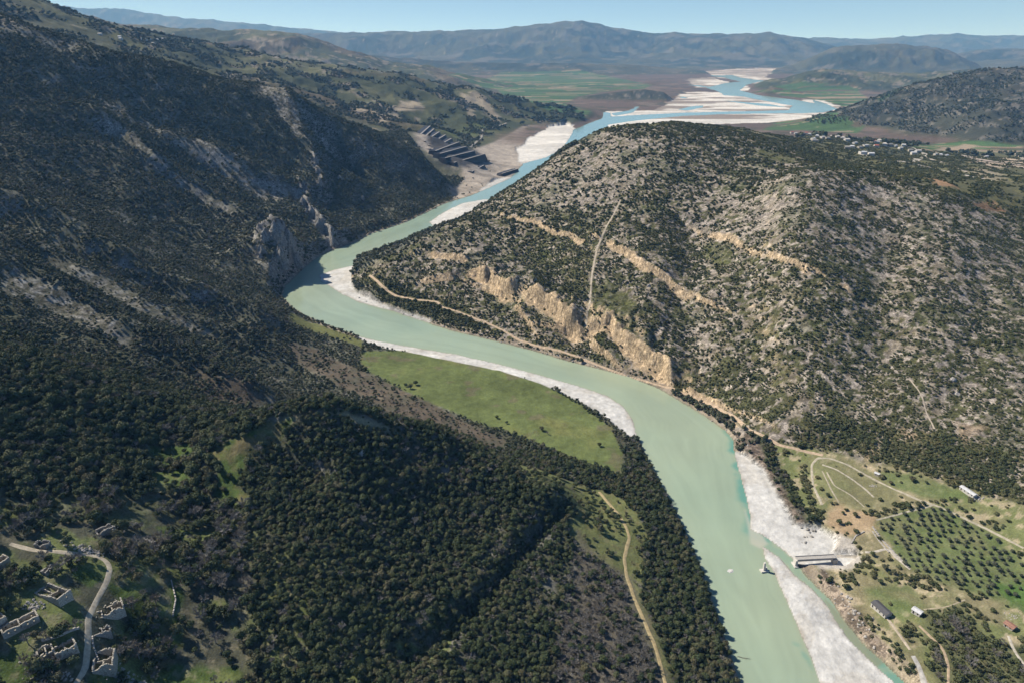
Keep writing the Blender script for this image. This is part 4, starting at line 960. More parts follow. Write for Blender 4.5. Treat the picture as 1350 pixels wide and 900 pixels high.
ruin((4, 836), (50, 814), 6.2, 4.0, 'long narrow two-room roofless house slanting on the bright green lawn', 2, False, .4, 4, None)
ruin((-12, 826), (5, 816), 6.0, 4.0, 'roofless stone house cut by the left edge beside the long ruin', 1, False, .5, 5)
ruin((-12, 750), (10, 740), 6.0, 4.4, 'pale ruined house at the left edge above the lawn', 1, False, .6, 6)
ruin((118, 806), (165, 808), 8.0, 4.4, 'wide roofless ruin beside the track with broken left corner', 3, True, 1.2, 7)
ruin((51, 866), (70, 857), 6.4, 4.0, 'smaller left one of two adjoining ruins above the stone rubble', 2, False, 1.3, 8)
ruin((73, 863), (100, 852), 7.2, 4.6, 'larger right one of two adjoining ruins above the stone rubble', 2, False, 1.0, 9)
ruin((138, 889), (140, 862), 11, 5.8, 'tall two-storey roofless house right of the track at the bottom', 2, True, .9, 10, None, 1.2)
ruin((122, 832), (147, 836), 5, 2.4, 'low crumbled ruin overgrown with bushes right of the track', 2, False, 1.3, 11, M_STONE2)
ruin((49, 717), (64, 720), 4.5, 3.0, 'small broken stone shell at the start of the track', 1, False, 1.5, 12, M_STONE2)
ruin((58, 757), (68, 750), 4.2, 2.8, 'small dark stone shed behind the four-room house', 1, False, .6, 13, M_STONE2)
# heaps of fallen stone and dry walls in the village
def heap(px, py, n, rx, ry, label, s=(.3, .9), nm='stone_heap', mat=None):
    x, y, z = spot(px, py); r = random.Random(px * 7 + py); ps = []
    for _ in range(n):
        dx, dy = r.gauss(0, rx), r.gauss(0, ry); k = r.uniform(*s); V, F = ball(k, k * .75, 0, r.randrange(9999), 6, 4, .35)
        ps.append((V + np.array([x + dx, y + dy, float(height(x + dx, y + dy)) + k * .15]), F))
    v, f = cat(ps); o = link(nm, mesh_from(nm, v - np.array([x, y, z]), f, mat or M_BOULD), kind='stuff'); o.location = (x, y, z); return tag(o, label, 'stone heap')
heap(62, 884, 150, 4.5, 3.2, 'spread of grey fallen stones below the two adjoining ruins'); heap(112, 724, 90, 6, 1.6, 'line of pale stones along the upper side of the track'); heap(205, 715, 60, 4, 1.5, 'pale stones of a broken wall in the clearing right of the village'); heap(170, 895, 70, 4, 3, 'grey stones in the grass right of the tall ruin'); heap(45, 798, 50, 3, 1.5, 'pale stones between the four-room house and the lawn')
def stone_wall(pts, label, h=1.1, w_=.7, nm='stone_wall'):
    L = cast(pts, H); seg = np.hypot(*np.diff(L, axis=0).T); s = np.concatenate([[0], np.cumsum(seg)]); n = max(3, int(s[-1] / 1.1)); t = np.linspace(0, s[-1], n)
    x = np.interp(t, s, L[:, 0]); y = np.interp(t, s, L[:, 1]); r = random.Random(n); ps = []
    x0, y0 = x.mean(), y.mean(); z0 = float(height(x0, y0))
    for i in range(n - 1):
        a = np.array([x[i], y[i]]); b = np.array([x[i + 1], y[i + 1]]); d = (b - a) / (np.hypot(*(b - a)) + 1e-6); nn = np.array([-d[1], d[0]]) * w_ / 2
        z = float(height(*a)); hh = h * r.uniform(.45, 1.1); c4 = [a - nn, b - nn, a + nn, b + nn]
        ps.append((np.array([(*c, zz) for zz in (z - .5, z + hh) for c in c4]) - np.array([x0, y0, z0]), BF.copy()))
    v, f = cat(ps); o = link(nm, mesh_from(nm, v, f, M_BOULD)); o.location = (x0, y0, z0); tag(o, label, 'stone wall')
stone_wall([(130, 870), (123, 850), (122, 838)], 'low broken wall along the right side of the village track'); stone_wall([(55, 845), (80, 838), (105, 828)], 'dark retaining wall at the lower edge of the long lawn', 1.6)
stone_wall([(1150, 694), (1163, 712), (1180, 730), (1198, 748)], 'long pale dry stone wall along the left edge of the olive grove', 1.2, 1.2); stone_wall([(1150, 700), (1160, 714), (1172, 728)], 'short pale dry stone wall just left of the grove wall', .9, 1.0); stone_wall([(1140, 700), (1128, 706), (1122, 716)], 'curved pale dry stone wall behind the bridge road', .8, 1.0)
stone_wall([(226, 765), (232, 790), (228, 812)], 'thin pale wall running down through the trees right of the village', .9)

def house(x, y, z, rz, L, W, h, rh, wm, rm, label, catg='house', group=None, wins=True, name='house', hip=False):
    o = root(name, x, y, z, rz, label, catg, group); hx, hy = L / 2, W / 2
    V = np.array([(-hx, -hy, -2.5), (hx, -hy, -2.5), (hx, hy, -2.5), (-hx, hy, -2.5), (-hx, -hy, h), (hx, -hy, h), (hx, hy, h), (-hx, hy, h), (-hx, 0, h + rh * .97), (hx, 0, h + rh * .97)], float)
    F = [(0, 1, 5, 4), (2, 3, 7, 6), (1, 2, 6, 5), (3, 0, 4, 7), (5, 6, 9, 9), (7, 4, 8, 8)]
    me = bpy.data.meshes.new('wall'); me.from_pydata([tuple(v) for v in V], [], [tuple(dict.fromkeys(f)) for f in F]); me.materials.append(wm); link('wall', me, o)
    e = .45; ix = hx * .45 if hip else hx + e
    V = []
    for zz in (0, .18): V += [(-hx - e, -hy - e, h - .12 + zz), (hx + e, -hy - e, h - .12 + zz), (hx + e, hy + e, h - .12 + zz), (-hx - e, hy + e, h - .12 + zz), (-ix, 0, h + rh + zz), (ix, 0, h + rh + zz)]
    F = [(0, 4, 5, 1), (2, 5, 4, 3), (6, 7, 11, 10), (8, 9, 10, 11), (0, 1, 7, 6), (2, 3, 9, 8), (1, 5, 11, 7), (5, 2, 8, 11), (3, 4, 10, 9), (4, 0, 6, 10)]
    me = bpy.data.meshes.new('roof'); me.from_pydata(V, [], F); me.materials.append(rm); link('roof', me, o)
    if wins:
        k = max(2, int(L / 3.2))
        for i in range(k):
            xx = -hx + L * (i + .5) / k
            part('window' if i else 'door', box(xx - .5, xx + .5, -hy - .06, -hy + .1, (.9 if i else 0), 2.2), M_DARK, o)
    AVOID.append((x, y, max(L, W) * .5 + .8))
    return o
def house_px(A, B, W, h, rh, wm, rm, label, name='house', wins=True, lift=.2):
    xa, ya, _ = spot(*A); xb, yb, _ = spot(*B); L = math.hypot(xb - xa, yb - ya); x, y = (xa + xb) / 2, (ya + yb) / 2
    return house(x, y, float(height(x, y)) + lift, math.atan2(yb - ya, xb - xa), L, W, h, rh, wm, rm, label, name=name, wins=wins)
house_px((1152, 797), (1171, 813), 6.5, 3.0, 1.3, M_WHITE, M_SLATE, 'white house with dark grey roof on the flat near the side stream')
house_px((1203, 805), (1214, 811), 4.6, 2.8, .9, M_WHITE, M_TIN, 'small white hut with pale roof between field and scrub', 'hut')
house_px((1267, 643), (1285, 656), 4.4, 2.6, .8, M_WHITE, M_TIN, 'long low white shed with pale sheet roof under the rocky slope', 'shed')
house_px((1325, 822), (1337, 830), 5.2, 2.0, 1.0, M_STONE, simple('worn_tiles', (.27, .15, .11), scale=1.2, amt=.5), 'ruddy tiled low house in the scrub at the right edge', 'house')
house_px((1153, 625), (1159, 627), 3, 2.2, .5, M_STONE, M_TIN, 'tiny pale stone hut beside the dirt road on the green strip', 'hut', False)
heap(1151, 640, 26, 1.6, 1.2, 'pale heap of stones below the tiny hut', (.3, .7)); heap(1289, 656, 40, 2.4, 1.6, 'ochre heap of rubble at the right end of the long shed', (.4, 1.0)); heap(1335, 812, 30, 3, 2, 'pale stones beside the ruddy tiled house', (.2, .5))

# far village on the ridge behind the right-hand hill
vr = random.Random(21)
VH = [(1044, 176, 'r'), (1049, 177, 'w'), (1063, 177, 'r'), (1067, 178, 'w'), (1072, 185, 'w'), (1077, 181, 'w'), (1082, 178, 'w'), (1084, 183, 'w'), (1074, 187, 's'), (1097, 181, 'w'), (1104, 182, 'w'), (1111, 184, 'w'), (1116, 186, 'w'), (1129, 184, 'w'), (1135, 185, 'w'), (1141, 184, 'w'),
      (1147, 185, 'r'), (1151, 188, 'r'), (1156, 189, 'w'), (1159, 187, 'w'), (1127, 190, 'w'), (1123, 195, 'w'), (1117, 197, 's'), (1141, 194, 'w'), (1133, 196, 's'), (1155, 194, 'r'), (1166, 192, 'w'), (1173, 193, 's'), (1180, 194, 'w'), (1187, 197, 'w'), (1191, 193, 'w'), (1200, 200, 's'), (1204, 204, 'w'), (1210, 201, 'w'), (1137, 204, 'w'), (1148, 205, 'w'), (1091, 184, 's')]
def small_house(px, py, k, lab, grp, sc=1.0):
    x, y, z = spot(px, py)
    wm = M_WHITE if k != 's' else M_STONE; rm = {'r': M_TILE, 'w': M_TIN if vr.random() < .5 else M_CONCP, 's': M_STONE2}[k]
    house(x, y, z + .2, vr.uniform(-.6, .6), vr.uniform(10, 15) * sc, vr.uniform(8, 10) * sc, vr.uniform(4, 5.5) * sc, vr.uniform(1.5, 2.6) * sc, wm, rm, lab, group=grp, wins=False, hip=vr.random() < .5)
    AVOID[-1] = (x, y, 9)
for a, b, k in VH:
    small_house(a, b, k, {'r': 'small red-roofed house in the ridge village behind the rocky hill', 'w': 'small white house with pale roof in the ridge village behind the rocky hill', 's': 'small grey stone house in the ridge village behind the rocky hill'}[k], {'r': 'red-roofed houses of the ridge village', 'w': 'white houses of the ridge village', 's': 'grey houses of the ridge village'}[k], 1.25)
for a, b in [(132, 46.5), (158, 50), (159, 52.5), (185, 53), (192, 53.5), (197, 52.8), (202, 58.5), (207, 53.5), (213, 52.5), (217, 52)]:
    small_house(a, b, 'w', 'tiny white house in the hamlet on the skyline ridge at upper left', 'white houses of the upper left hamlet', 1.2)
for a, b in [(1233, 205), (1240, 206), (1247, 207), (1300, 208)]:
    small_house(a, b, 'w', 'white building beside the pale road right of the ridge village', 'white buildings by the pale road', 1.0)

# ------------------------------------------------------------------ broken bridge
x0, y0, z0 = P(1050, 735, z=7.5); x1, y1, z1 = P(1101, 733, z=7.0)
L = math.hypot(x1 - x0, y1 - y0); ang = math.atan2(y1 - y0, x1 - x0)
o = root('broken_bridge', x0, y0, 0, ang, 'stump of a broken concrete bridge ending above the side stream', 'bridge')
part('deck', [box(0, L, -2.1, 2.1, 6.3, 7.2), box(.3, L, -1.9, -1.3, 5.3, 6.3), box(.3, L, 1.3, 1.9, 5.3, 6.3)], M_CONC, o)
for s in (-1, 1): part('parapet', box(0, L, s * 2.25 - .14, s * 2.25 + .14, 6.6, 7.8), M_CONC, o)
part('pier', [box(-1.1, .9, -2.2, 2.2, .3, 6.25)], M_CONCP, o); part('pier_footing', [box(-2.0, 1.7, -3.6, 3.4, -1.5, .9)], M_CONCP, o)
part('abutment', [box(L - 2.5, L + 1.5, -2.9, 2.9, 0, 6.25, 0)], M_CONC, o)
AVOID.append(((x0 + x1) / 2, (y0 + y1) / 2, 18))
x, y, z = P(1007, 752, z=0); o = root('bridge_pier', x, y, 0, .15, 'pale remnant of a bridge pier standing in the green river', 'bridge pier')
part('footing', [box(-3.2, 3.2, -2.2, 2.0, -2, 1.2, 0, .25)], M_CONCP, o); V, F = box(-1.1, 1.1, -1.0, 1.0, 1.2, 8.5, 0, .25); V[4:, 0] -= .5; V[4:, :2] *= .75; part('column', (V, F), M_CONCP, o)
part('broken_block', [box(1.4, 3.0, .4, 1.8, 1.2, 2.6, 0, .2)], M_CONCP, o)
x, y, z = P(963, 752, z=0); o = root('pier_base', x, y, 0, .4, 'small pale block of a sunken pier base awash left of the standing pier', 'pier base')
part('block', [box(-1.5, 1.5, -1.5, -.6, -2, .5, 0, .15), box(-1.5, -.5, -.6, 1.3, -2, .45, 0, .15), box(.7, 1.5, -.6, 1.2, -2, .6, 0, .15)], M_CONCP, o)
part('foam', [(np.array([(math.cos(t) * 2.7 * (1 + .2 * math.sin(t * 5)), math.sin(t) * 2.1, .02) for t in np.linspace(0, 6.28, 17)[:-1]] + [(0, 0, .03)]), np.array([(i, (i + 1) % 16, 16, 16) for i in range(16)]))], M_TIN, o)
# fallen tree lying in the river
x, y, z = P(978, 867, z=0); q = np.random.default_rng(5); ps = [tube_geo((-4, 2, .8), (3, -.5, .3), .28, .16, 6), tube_geo((3, -.5, .3), (9, -1.2, .1), .16, .06, 5)]
for i in range(26):
    s = q.uniform(-2, 8); p = np.array([s, 1.2 - s * .25, .35]); d = q.normal(size=3); d[2] = abs(d[2]) * .6; ps.append(tube_geo(p, p + d * q.uniform(.8, 1.8), .07, .02, 4))
v, f = cat(ps); o = link('fallen_tree', mesh_from('fallen_tree', v, f, M_WOOD)); o.location = (x, y, 0); o.scale = (.7, .7, .7); tag(o, 'grey fallen tree trunk with bare branches lying in the shaded river edge', 'fallen tree')

# ------------------------------------------------------------------ dark spoil benches beside the far gravel works
M_BLACK = simple('dark_spoil', (.028, .03, .038), rough=.6, scale=.15, amt=.35); M_RIM = simple('pale_spoil', (.30, .28, .26), scale=.2, amt=.2)  # bench slopes coloured near-black, their rims a paler tone
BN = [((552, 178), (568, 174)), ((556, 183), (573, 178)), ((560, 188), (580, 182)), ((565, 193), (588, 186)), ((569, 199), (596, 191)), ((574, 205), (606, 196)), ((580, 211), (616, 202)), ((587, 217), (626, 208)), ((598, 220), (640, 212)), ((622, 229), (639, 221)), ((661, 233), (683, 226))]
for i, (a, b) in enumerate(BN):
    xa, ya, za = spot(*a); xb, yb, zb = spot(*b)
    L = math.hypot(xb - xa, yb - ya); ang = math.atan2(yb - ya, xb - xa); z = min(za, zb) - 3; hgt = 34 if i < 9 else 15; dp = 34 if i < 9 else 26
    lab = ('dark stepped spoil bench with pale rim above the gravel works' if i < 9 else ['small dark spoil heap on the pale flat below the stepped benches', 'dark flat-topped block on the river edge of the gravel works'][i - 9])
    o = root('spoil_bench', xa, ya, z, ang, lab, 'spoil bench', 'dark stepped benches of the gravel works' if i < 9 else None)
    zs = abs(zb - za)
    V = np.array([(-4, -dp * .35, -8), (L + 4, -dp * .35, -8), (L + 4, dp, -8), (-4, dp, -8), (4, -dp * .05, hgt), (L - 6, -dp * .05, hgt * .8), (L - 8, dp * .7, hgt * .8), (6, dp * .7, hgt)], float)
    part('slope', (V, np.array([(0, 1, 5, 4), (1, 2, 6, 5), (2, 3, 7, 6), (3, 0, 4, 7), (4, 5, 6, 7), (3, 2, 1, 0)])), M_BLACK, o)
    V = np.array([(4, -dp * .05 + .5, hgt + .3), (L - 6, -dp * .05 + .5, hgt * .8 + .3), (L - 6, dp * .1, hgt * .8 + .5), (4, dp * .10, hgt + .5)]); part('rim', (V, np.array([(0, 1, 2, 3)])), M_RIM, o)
    AVOID.append((xa, ya, 40)); AVOID.append(((xa + xb) / 2, (ya + yb) / 2, 40))
# ------------------------------------------------------------------ boulders on the banks and crags
rb = random.Random(8)
def boulder(x, y, z, k, label, group, mat=None):
    V, F = ball(1, .75, 0, rb.randrange(99999), 9, 6, .28); 
    o = link('boulder', mesh_from('boulder', V, F, mat or M_BOULD)); o.location = (x, y, z + k * .2); o.scale = (k * rb.uniform(.8, 1.5), k * rb.uniform(.8, 1.2), k * rb.uniform(.7, 1.2)); o.rotation_euler = (rb.uniform(-.4, .4), rb.uniform(-.4, .4), rb.random() * 6); tag(o, label, 'boulder', group)
for line, n, sp_, lab, grp in (([(1088, 756), (1104, 775), (1125, 805), (1150, 835)], 46, 3.5, 'pale boulder on the rocky bank beside the side stream', 'boulders along the side stream'), ([(472, 392), (520, 410), (600, 434), (680, 455), (760, 478), (850, 503), (930, 545), (985, 590)], 100, 4.0, 'pale rock at the water edge under the sunny hill', 'rocks along the far river edge'),
        ([(1058, 690), (1070, 700), (1062, 712), (1056, 722)], 14, 3, 'dark boulder on the gravel above the bridge', 'boulders on the gravel above the bridge')):
    Lw = cast(line, H); seg = np.hypot(*np.diff(Lw, axis=0).T); s = np.concatenate([[0], np.cumsum(seg)])
    for i in range(n):
        t = rb.random() * s[-1]; x = float(np.interp(t, s, Lw[:, 0])) + rb.gauss(0, sp_); y = float(np.interp(t, s, Lw[:, 1])) + rb.gauss(0, sp_)
        z = float(height(x, y))
        if z < .1: continue
        boulder(x, y, z, rb.uniform(.3, .95) * (1 + y / 1500), lab, grp, M_STONE2 if 'dark' in lab else None)
M_CRAG = simple('grey_crag', (.24, .235, .22), scale=.55, amt=.7, bump=1.0)
def crag(px, py, w_, h_, label, mat=None, lean=0):
    x, y, z = spot(px, py); r = np.random.default_rng(int(px * 31 + py)); nu, nv = 44, 28; V = []; F = []
    for j in range(nv + 1):
        t = j / nv
        for i in range(nu):
            a = 2 * math.pi * i / nu; V.append((math.cos(a), math.sin(a), t))
    V = np.array(V); a = np.arctan2(V[:, 1], V[:, 0]); t = V[:, 2]
    rr = (1 - t ** 4 * .8) * (1 - .25 * t) * (1 + .30 * (vnoise(a * 2.2 + 20, t * 2.5, int(px)) - .5) * 2 + .26 * (np.abs(vnoise(a * 6 + 50, t * 5, int(py)) - .5) * 2 - .5) + .16 * (vnoise(a * 15 + 50, t * 13, int(py) + 2) - .5))
    V = np.stack([np.cos(a) * rr * w_ * .5 + lean * t, np.sin(a) * rr * w_ * .45, t * h_ * (1 + .25 * (vnoise(a * 2 + 9, t * 0, int(px + 3)) - .5)) - h_ * .35], 1)
    i = np.arange(nu); F = [np.stack([j * nu + i, j * nu + (i + 1) % nu, (j + 1) * nu + (i + 1) % nu, (j + 1) * nu + i], 1) for j in range(nv)]
    o = link('rock_crag', mesh_from('rock_crag', V, np.concatenate(F), mat or M_CRAG)); o.location = (x, y, z); tag(o, label, 'crag'); return o
for a, b, w_, h_, lb in [(352, 318, 26, 34, 'jagged grey crag at the left shoulder of the river cliff'), (366, 312, 34, 46, 'tallest grey crag in the middle of the river cliff'), (380, 322, 28, 46, 'dark grey crag at the right side of the river cliff'), (390, 345, 26, 40, 'low dark crag whose foot stands in the river'), (370, 345, 26, 40, 'broken grey crag below the tallest one'), (345, 335, 18, 24, 'small pale crag on the slope left of the river cliff'),
        (410, 285, 30, 34, 'rounded grey crag at the top of the second river cliff'), (424, 305, 32, 40, 'steep dark crag of the second river cliff above the shadowed water'), (400, 270, 22, 26, 'pale crag left of the second cliff top'),
        (417, 214, 14, 22, 'highest pale tooth of the narrow rock spine'), (420, 228, 14, 22, 'second pale tooth of the rock spine from the top'), (422, 242, 14, 20, 'third pale tooth of the rock spine from the top'), (448, 236, 14, 14, 'isolated pale outcrop right of the rock spine'), (478, 262, 12, 12, 'small pale outcrop near the dark hollow right of the spine')]:
    crag(a, b, w_, h_, lb)
for a, b, lb in [(475, 596, 'small grey rock knob on the crest of the wooded knoll, left'), (504, 590, 'round pale rock knob on the crest of the wooded knoll'), (1262, 520, 'largest pale rock slab on the lower rocky hill'), (1256, 500, 'tan rock outcrop above the largest slab'), (855, 377, 'ochre rock knob on the middle cliff band')]:
    crag(a, b, 7, 4.5, lb, M_BOULD)
print('buildings', round(time.time() - T0, 1))
def near_avoid(x, y):
    m = np.zeros(x.shape, bool)
    for ax, ay, ar in AVOID:
        if ay < 420: ar = ar + 2.0
        m |= (np.abs(x - ax) < ar) & (np.abs(y - ay) < ar) & (np.hypot(x - ax, y - ay) < ar)
    return m
def look(G_, x, y): return grid_lookup(G_, x, y)
def candidates(y0, y1, sp, seed):
    r = np.random.default_rng(seed)
    ys = np.arange(y0, y1, sp); hw = .86 * y1 + 120
    xs = np.arange(-hw, hw, sp)
    X, Y = np.meshgrid(xs, ys); X = X.ravel() + r.uniform(-.5, .5, X.size) * sp; Y = Y.ravel() + r.uniform(-.5, .5, Y.size) * sp
    Z = height(X, Y); px, py, d = project(X, Y, Z)
    m = (px > -150) & (px < 1540) & (py > -30) & (py < 960) & (look(DR, X, Y) > 2.0) & (look(gl, X, Y) < .2)
    return X[m], Y[m], Z[m], px[m], py[m], d[m], r
EV, SH, BA = [], [], []       # x, y, z, radius, variant, pixel size, zone
def grow(y0, y1, sp, seed, rad):
    X, Y, Z, px, py, d, r = candidates(y0, y1, sp, seed)
    n = len(X)
    if n == 0: return
    nA = fbm(X, Y, 55, 3, 151); nB = fbm(X, Y, 17, 3, 152); nC = fbm(X, Y, 8, 2, 153)
    T = lambda k, so=3: reg(k, X, Y, so, nB * 4)
    hr = reg('hillright', X, Y, 6, nB * 8); flat = T('flat', 4)
    dens = np.clip(.96 - .25 * (nA > .35), 0, 1) * np.ones(n)
    dens = np.where(X < 2000, dens, dens)
    zone = np.zeros(n, int)
    # left side clearings
    for k, v in (('meadow', 0.0), ('brown', .22), ('strip', .05), ('clear1', .04), ('clear2', .08), ('clear3', .08), ('clear4', .08), ('clear5', .16), ('clear6', .12), ('lawn1', .02), ('lawn2', .12), ('lawn3', .1), ('lawn4', .25), ('lawn5', .1), ('lawn6', .15), ('lawn7', .1), ('knobtop', .2),
                 ('screeA', .15), ('screeB', .2), ('screeC', .25), ('screeD', .12), ('screeE', .25), ('screeF', .4), ('screeG', .5), ('screeH', .25), ('reddish', .5), ('quarry', .015), ('quarry2', 0.0)):
        m = T(k, 2.5); dens = dens * (1 - m) + v * m
    upper = (X < 0) & (Y > 560) & (hr < .5)
    dens = np.where(upper, dens * np.clip(1.0 + nB * 1.0 + nC * .5, .35, 1), dens)
    gb = T('greybush', 3); rw = T('riverwood', 3)
    dens = np.where(rw > .5, 1.0, dens)
    vill = (px < 330) & (py > 655); dens = np.where(vill, dens * np.clip(.42 + nB * 1.2, .08, .85), dens)
    # right hill: scrub broken by rock
    low = np.zeros(n)
    for k, v in (('rockF1', -.22), ('rockF2', -.20), ('rockF3', -.16), ('rockF4', -.12), ('rockF5', -.08), ('denseF1', .35), ('denseF2', .22), ('denseF3', .3), ('denseF4', .25), ('plateau', .12), ('grassF1', -.4), ('grassF2', -.4), ('grassF3', -.25), ('grassF4', -.2), ('ochre1', -.5), ('ochre2', -.5), ('tanF1', -.6), ('tanF2', -.6)):
        low = low + v * T(k, 12)
    fd = sstep(-.02, .16, nC * .75 + nB * .30 + nA * .18 + .195 + low)
    fd = np.where(low > .28, np.maximum(fd, .8), fd)
    dens = dens * (1 - hr) + fd * hr
    # flats
    fl = .05 + .6 * sstep(.16, .3, nB) + 0 * nA
    for k, v in (('orchard', .0), ('oval', .02), ('tanflat', .06), ('palebase', .01), ('greenflat1', .03), ('greenflat2', 0), ('greenflat3', .04), ('bushflat', .9), ('bushflat2', .55)):
        m = T(k, 2); fl = fl * (1 - m) + v * m
    dens = dens * (1 - flat) + fl * flat
    for k in ('rockybank', 'rockybank2'):
        m = T(k, 2); dens = dens * (1 - m) + .16 * m
    for L, wv in ((EDGE, 3.2), (EDGE2, 4.5)):
        dd = pdist(X, Y, L, 20); m = dd < wv * (1 + nC); dens = np.where(m, .85, dens)
    m = pdist(X, Y, ROWT, 20) < 5; dens = np.where(m, .75, dens)
    dens = np.where(look(CM, X, Y) > .35, np.minimum(dens, .11), dens)
    for L, wv in TR_W.values(): dens = np.where(pdist(X, Y, L, 30) < wv * .5 + (2.8 if (L is TR_W['sandy_track'][0] or L is TR_W['village_track'][0]) else 1.3), 0, dens)
    dens = np.where(near_avoid(X, Y), 0, dens)
    # beyond the gorge: patchy
    rp = (X > 150) & (Y > 1100) & (Y < 2550) & (hr < .5) & (look(gl, X, Y) < .1); dens = np.where(rp, sstep(-.15, .25, nB + nA * .6) * .85, dens)
    farz = Y > 2550
    dens = np.where(farz, (Z > 20) * sstep(-.05, .25, fbm(X, Y, 90, 4, 112) + .22 * (X > 600)) * .9 * (1 - T('quarry', 20)) * (1 - T('fieldD', 9)), dens)
    big = (px < 335) & (py > 430)
    dens = np.where(big & ~vill, dens * .72, dens)
    keep = r.random(n) < dens
    kind = np.zeros(n, int)
    kind[(hr > .5) | (flat > .5)] = 1; kind[(X > 150) & (Y > 1100) & (Y < 2550)] = 1
    kind[(hr < .5) & (Y < 2550) & (X < 0) & (Z > 60) & (nA > .05) & (T('screeE', 6) + T('screeF', 6) + T('screeB', 6) > .3)] = 1
    bprob = np.where(gb > .5, .8, np.where(vill, .33, .07 + .12 * (nA > .25))) * (hr < .5) * (flat < .5) * (Y < 1500)
    kind[(r.random(n) < bprob) & (kind == 0)] = 2
    bfl = (T('bushflat', 3) > .5) & (r.random(n) < .12); kind[bfl] = 2
    zone[vill] = 1; zone[rw > .5] = 2; zone[(hr > .5)] = 3; zone[flat > .5] = 4
    rr = r.uniform(rad[0], rad[1], n) * np.where(big, 1.4, 1.0) * np.where(flat > .5, 1.5, 1.0) * np.where(kind == 1, .62, 1) * np.where(upper, .68, 1) * np.where((Y > 2600) & (X > 600), .6, 1) * np.clip(r.lognormal(0, .26, n), .55, 1.7) * np.where((kind == 1) & (low > .25), 1.5, 1) * np.where((kind == 2) & vill, 1.25, 1)
    rr = np.where(pdist(X, Y, EDGE, 12) < 6, rr * .75, rr)
    for kk, lst in ((0, EV), (1, SH), (2, BA)):
        m = keep & (kind == kk)
        lst.append(np.stack([X[m], Y[m], Z[m], rr[m], r.integers(0, 1000, m.sum()), rr[m] / d[m] * 900, zone[m], px[m], py[m]], 1))
grow(170, 420, 3.0, 1, (1.55, 2.5)); grow(420, 720, 2.95, 2, (1.7, 2.6)); grow(720, 1180, 3.7, 3, (2.1, 3.4)); grow(1180, 2550, 5.2, 4, (3.1, 4.9)); grow(2550, 4700, 14, 5, (6, 10.5))
EV = np.concatenate(EV); SH = np.concatenate(SH); BA = np.concatenate(BA)
print('plants', len(EV), len(SH), len(BA), round(time.time() - T0, 1))

def visible(A):
    """which plants have a clear line to the viewpoint over the ground"""
    ok = np.ones(len(A), bool); top = A[:, 2] + A[:, 3] * 1.4
    for f in np.linspace(.45, .985, 40):
        hz_ = height(A[:, 0] * f, A[:, 1] * f); ok &= hz_ < (CAMZ + (top - CAMZ) * f)
    return ok & (A[:, 7] > 2) & (A[:, 7] < 1348) & (A[:, 8] > 2) & (A[:, 8] < 899)
def pick(A, n):
    o = np.argsort(-A[:, 5])[:n * 8]; v = visible(A[o]); o = o[v][:n]
    m = np.ones(len(A), bool); m[o] = False
    return A[o], A[m]
EVn, EV = pick(EV, 292); SHn, SH = pick(SH, 285); BAn, BA = pick(BA, 295)

def scatter(name, A, protos, label, cat_, zs=1.0, tall=(.85, 1.2)):
    col = bpy.data.collections.new(name + '_kinds')
    for i, me in enumerate(protos):
        po = bpy.data.objects.new(name + '_kind', me); col.objects.link(po)
    me = bpy.data.meshes.new(name); me.vertices.add(len(A)); me.vertices.foreach_set('co', A[:, :3].astype(np.float32).ravel())
    r = np.random.default_rng(len(A))
    rot = np.stack([r.uniform(-.12, .12, len(A)), r.uniform(-.12, .12, len(A)), r.uniform(0, 6.283, len(A))], 1).astype(np.float32)
    s = A[:, 3].astype(np.float32); scl = np.stack([s * r.uniform(.85, 1.15, len(A)), s * r.uniform(.85, 1.15, len(A)), s * r.uniform(*tall, len(A)) * zs], 1).astype(np.float32)
    a = me.attributes.new('rot', 'FLOAT_VECTOR', 'POINT'); a.data.foreach_set('vector', rot.ravel())
    a = me.attributes.new('scl', 'FLOAT_VECTOR', 'POINT'); a.data.foreach_set('vector', scl.ravel())
    a = me.attributes.new('pick', 'INT', 'POINT'); a.data.foreach_set('value', (A[:, 4].astype(np.int32) % len(protos)))
    me.update()
    o = link(name, me, kind='stuff'); o['label'] = label; o['category'] = cat_
    ng = bpy.data.node_groups.new(name + '_scatter', 'GeometryNodeTree')
    ng.interface.new_socket('Geometry', in_out='INPUT', socket_type='NodeSocketGeometry'); ng.interface.new_socket('Geometry', in_out='OUTPUT', socket_type='NodeSocketGeometry')
    gi = ng.nodes.new('NodeGroupInput'); go = ng.nodes.new('NodeGroupOutput'); ip = ng.nodes.new('GeometryNodeInstanceOnPoints'); ci = ng.nodes.new('GeometryNodeCollectionInfo')
    ci.inputs['Collection'].default_value = col; ci.inputs['Separate Children'].default_value = True; ci.inputs['Reset Children'].default_value = True; ip.inputs['Pick Instance'].default_value = True
    def attr(nm, t):
        n = ng.nodes.new('GeometryNodeInputNamedAttribute'); n.data_type = t; n.inputs['Name'].default_value = nm; return n.outputs['Attribute']
    l = ng.links.new
    l(gi.outputs[0], ip.inputs['Points']); l(ci.outputs[0], ip.inputs['Instance']); l(attr('pick', 'INT'), ip.inputs['Instance Index'])
    l(attr('rot', 'FLOAT_VECTOR'), ip.inputs['Rotation']); l(attr('scl', 'FLOAT_VECTOR'), ip.inputs['Scale']); l(ip.outputs[0], go.inputs[0])
    md = o.modifiers.new('scatter', 'NODES'); md.node_group = ng
    return o
def both(vf1, vf2, m1, m2, name):
    v, f = cat([vf1, vf2]); mi = np.concatenate([np.zeros(len(vf1[1])), np.ones(len(vf2[1]))]); return mesh_from(name, v, f, [m1, m2], False, mi)
oak_full = [both(a, t, M_OAK, M_BARK, 'tree') for a, t in OAKS]
oak_far = [to_mesh('tree', a, M_OAKF) for a in OAKS_FAR]
bare_full = [both(a, t, M_BARE, M_BARE, 'bare') for a, t in BARES]
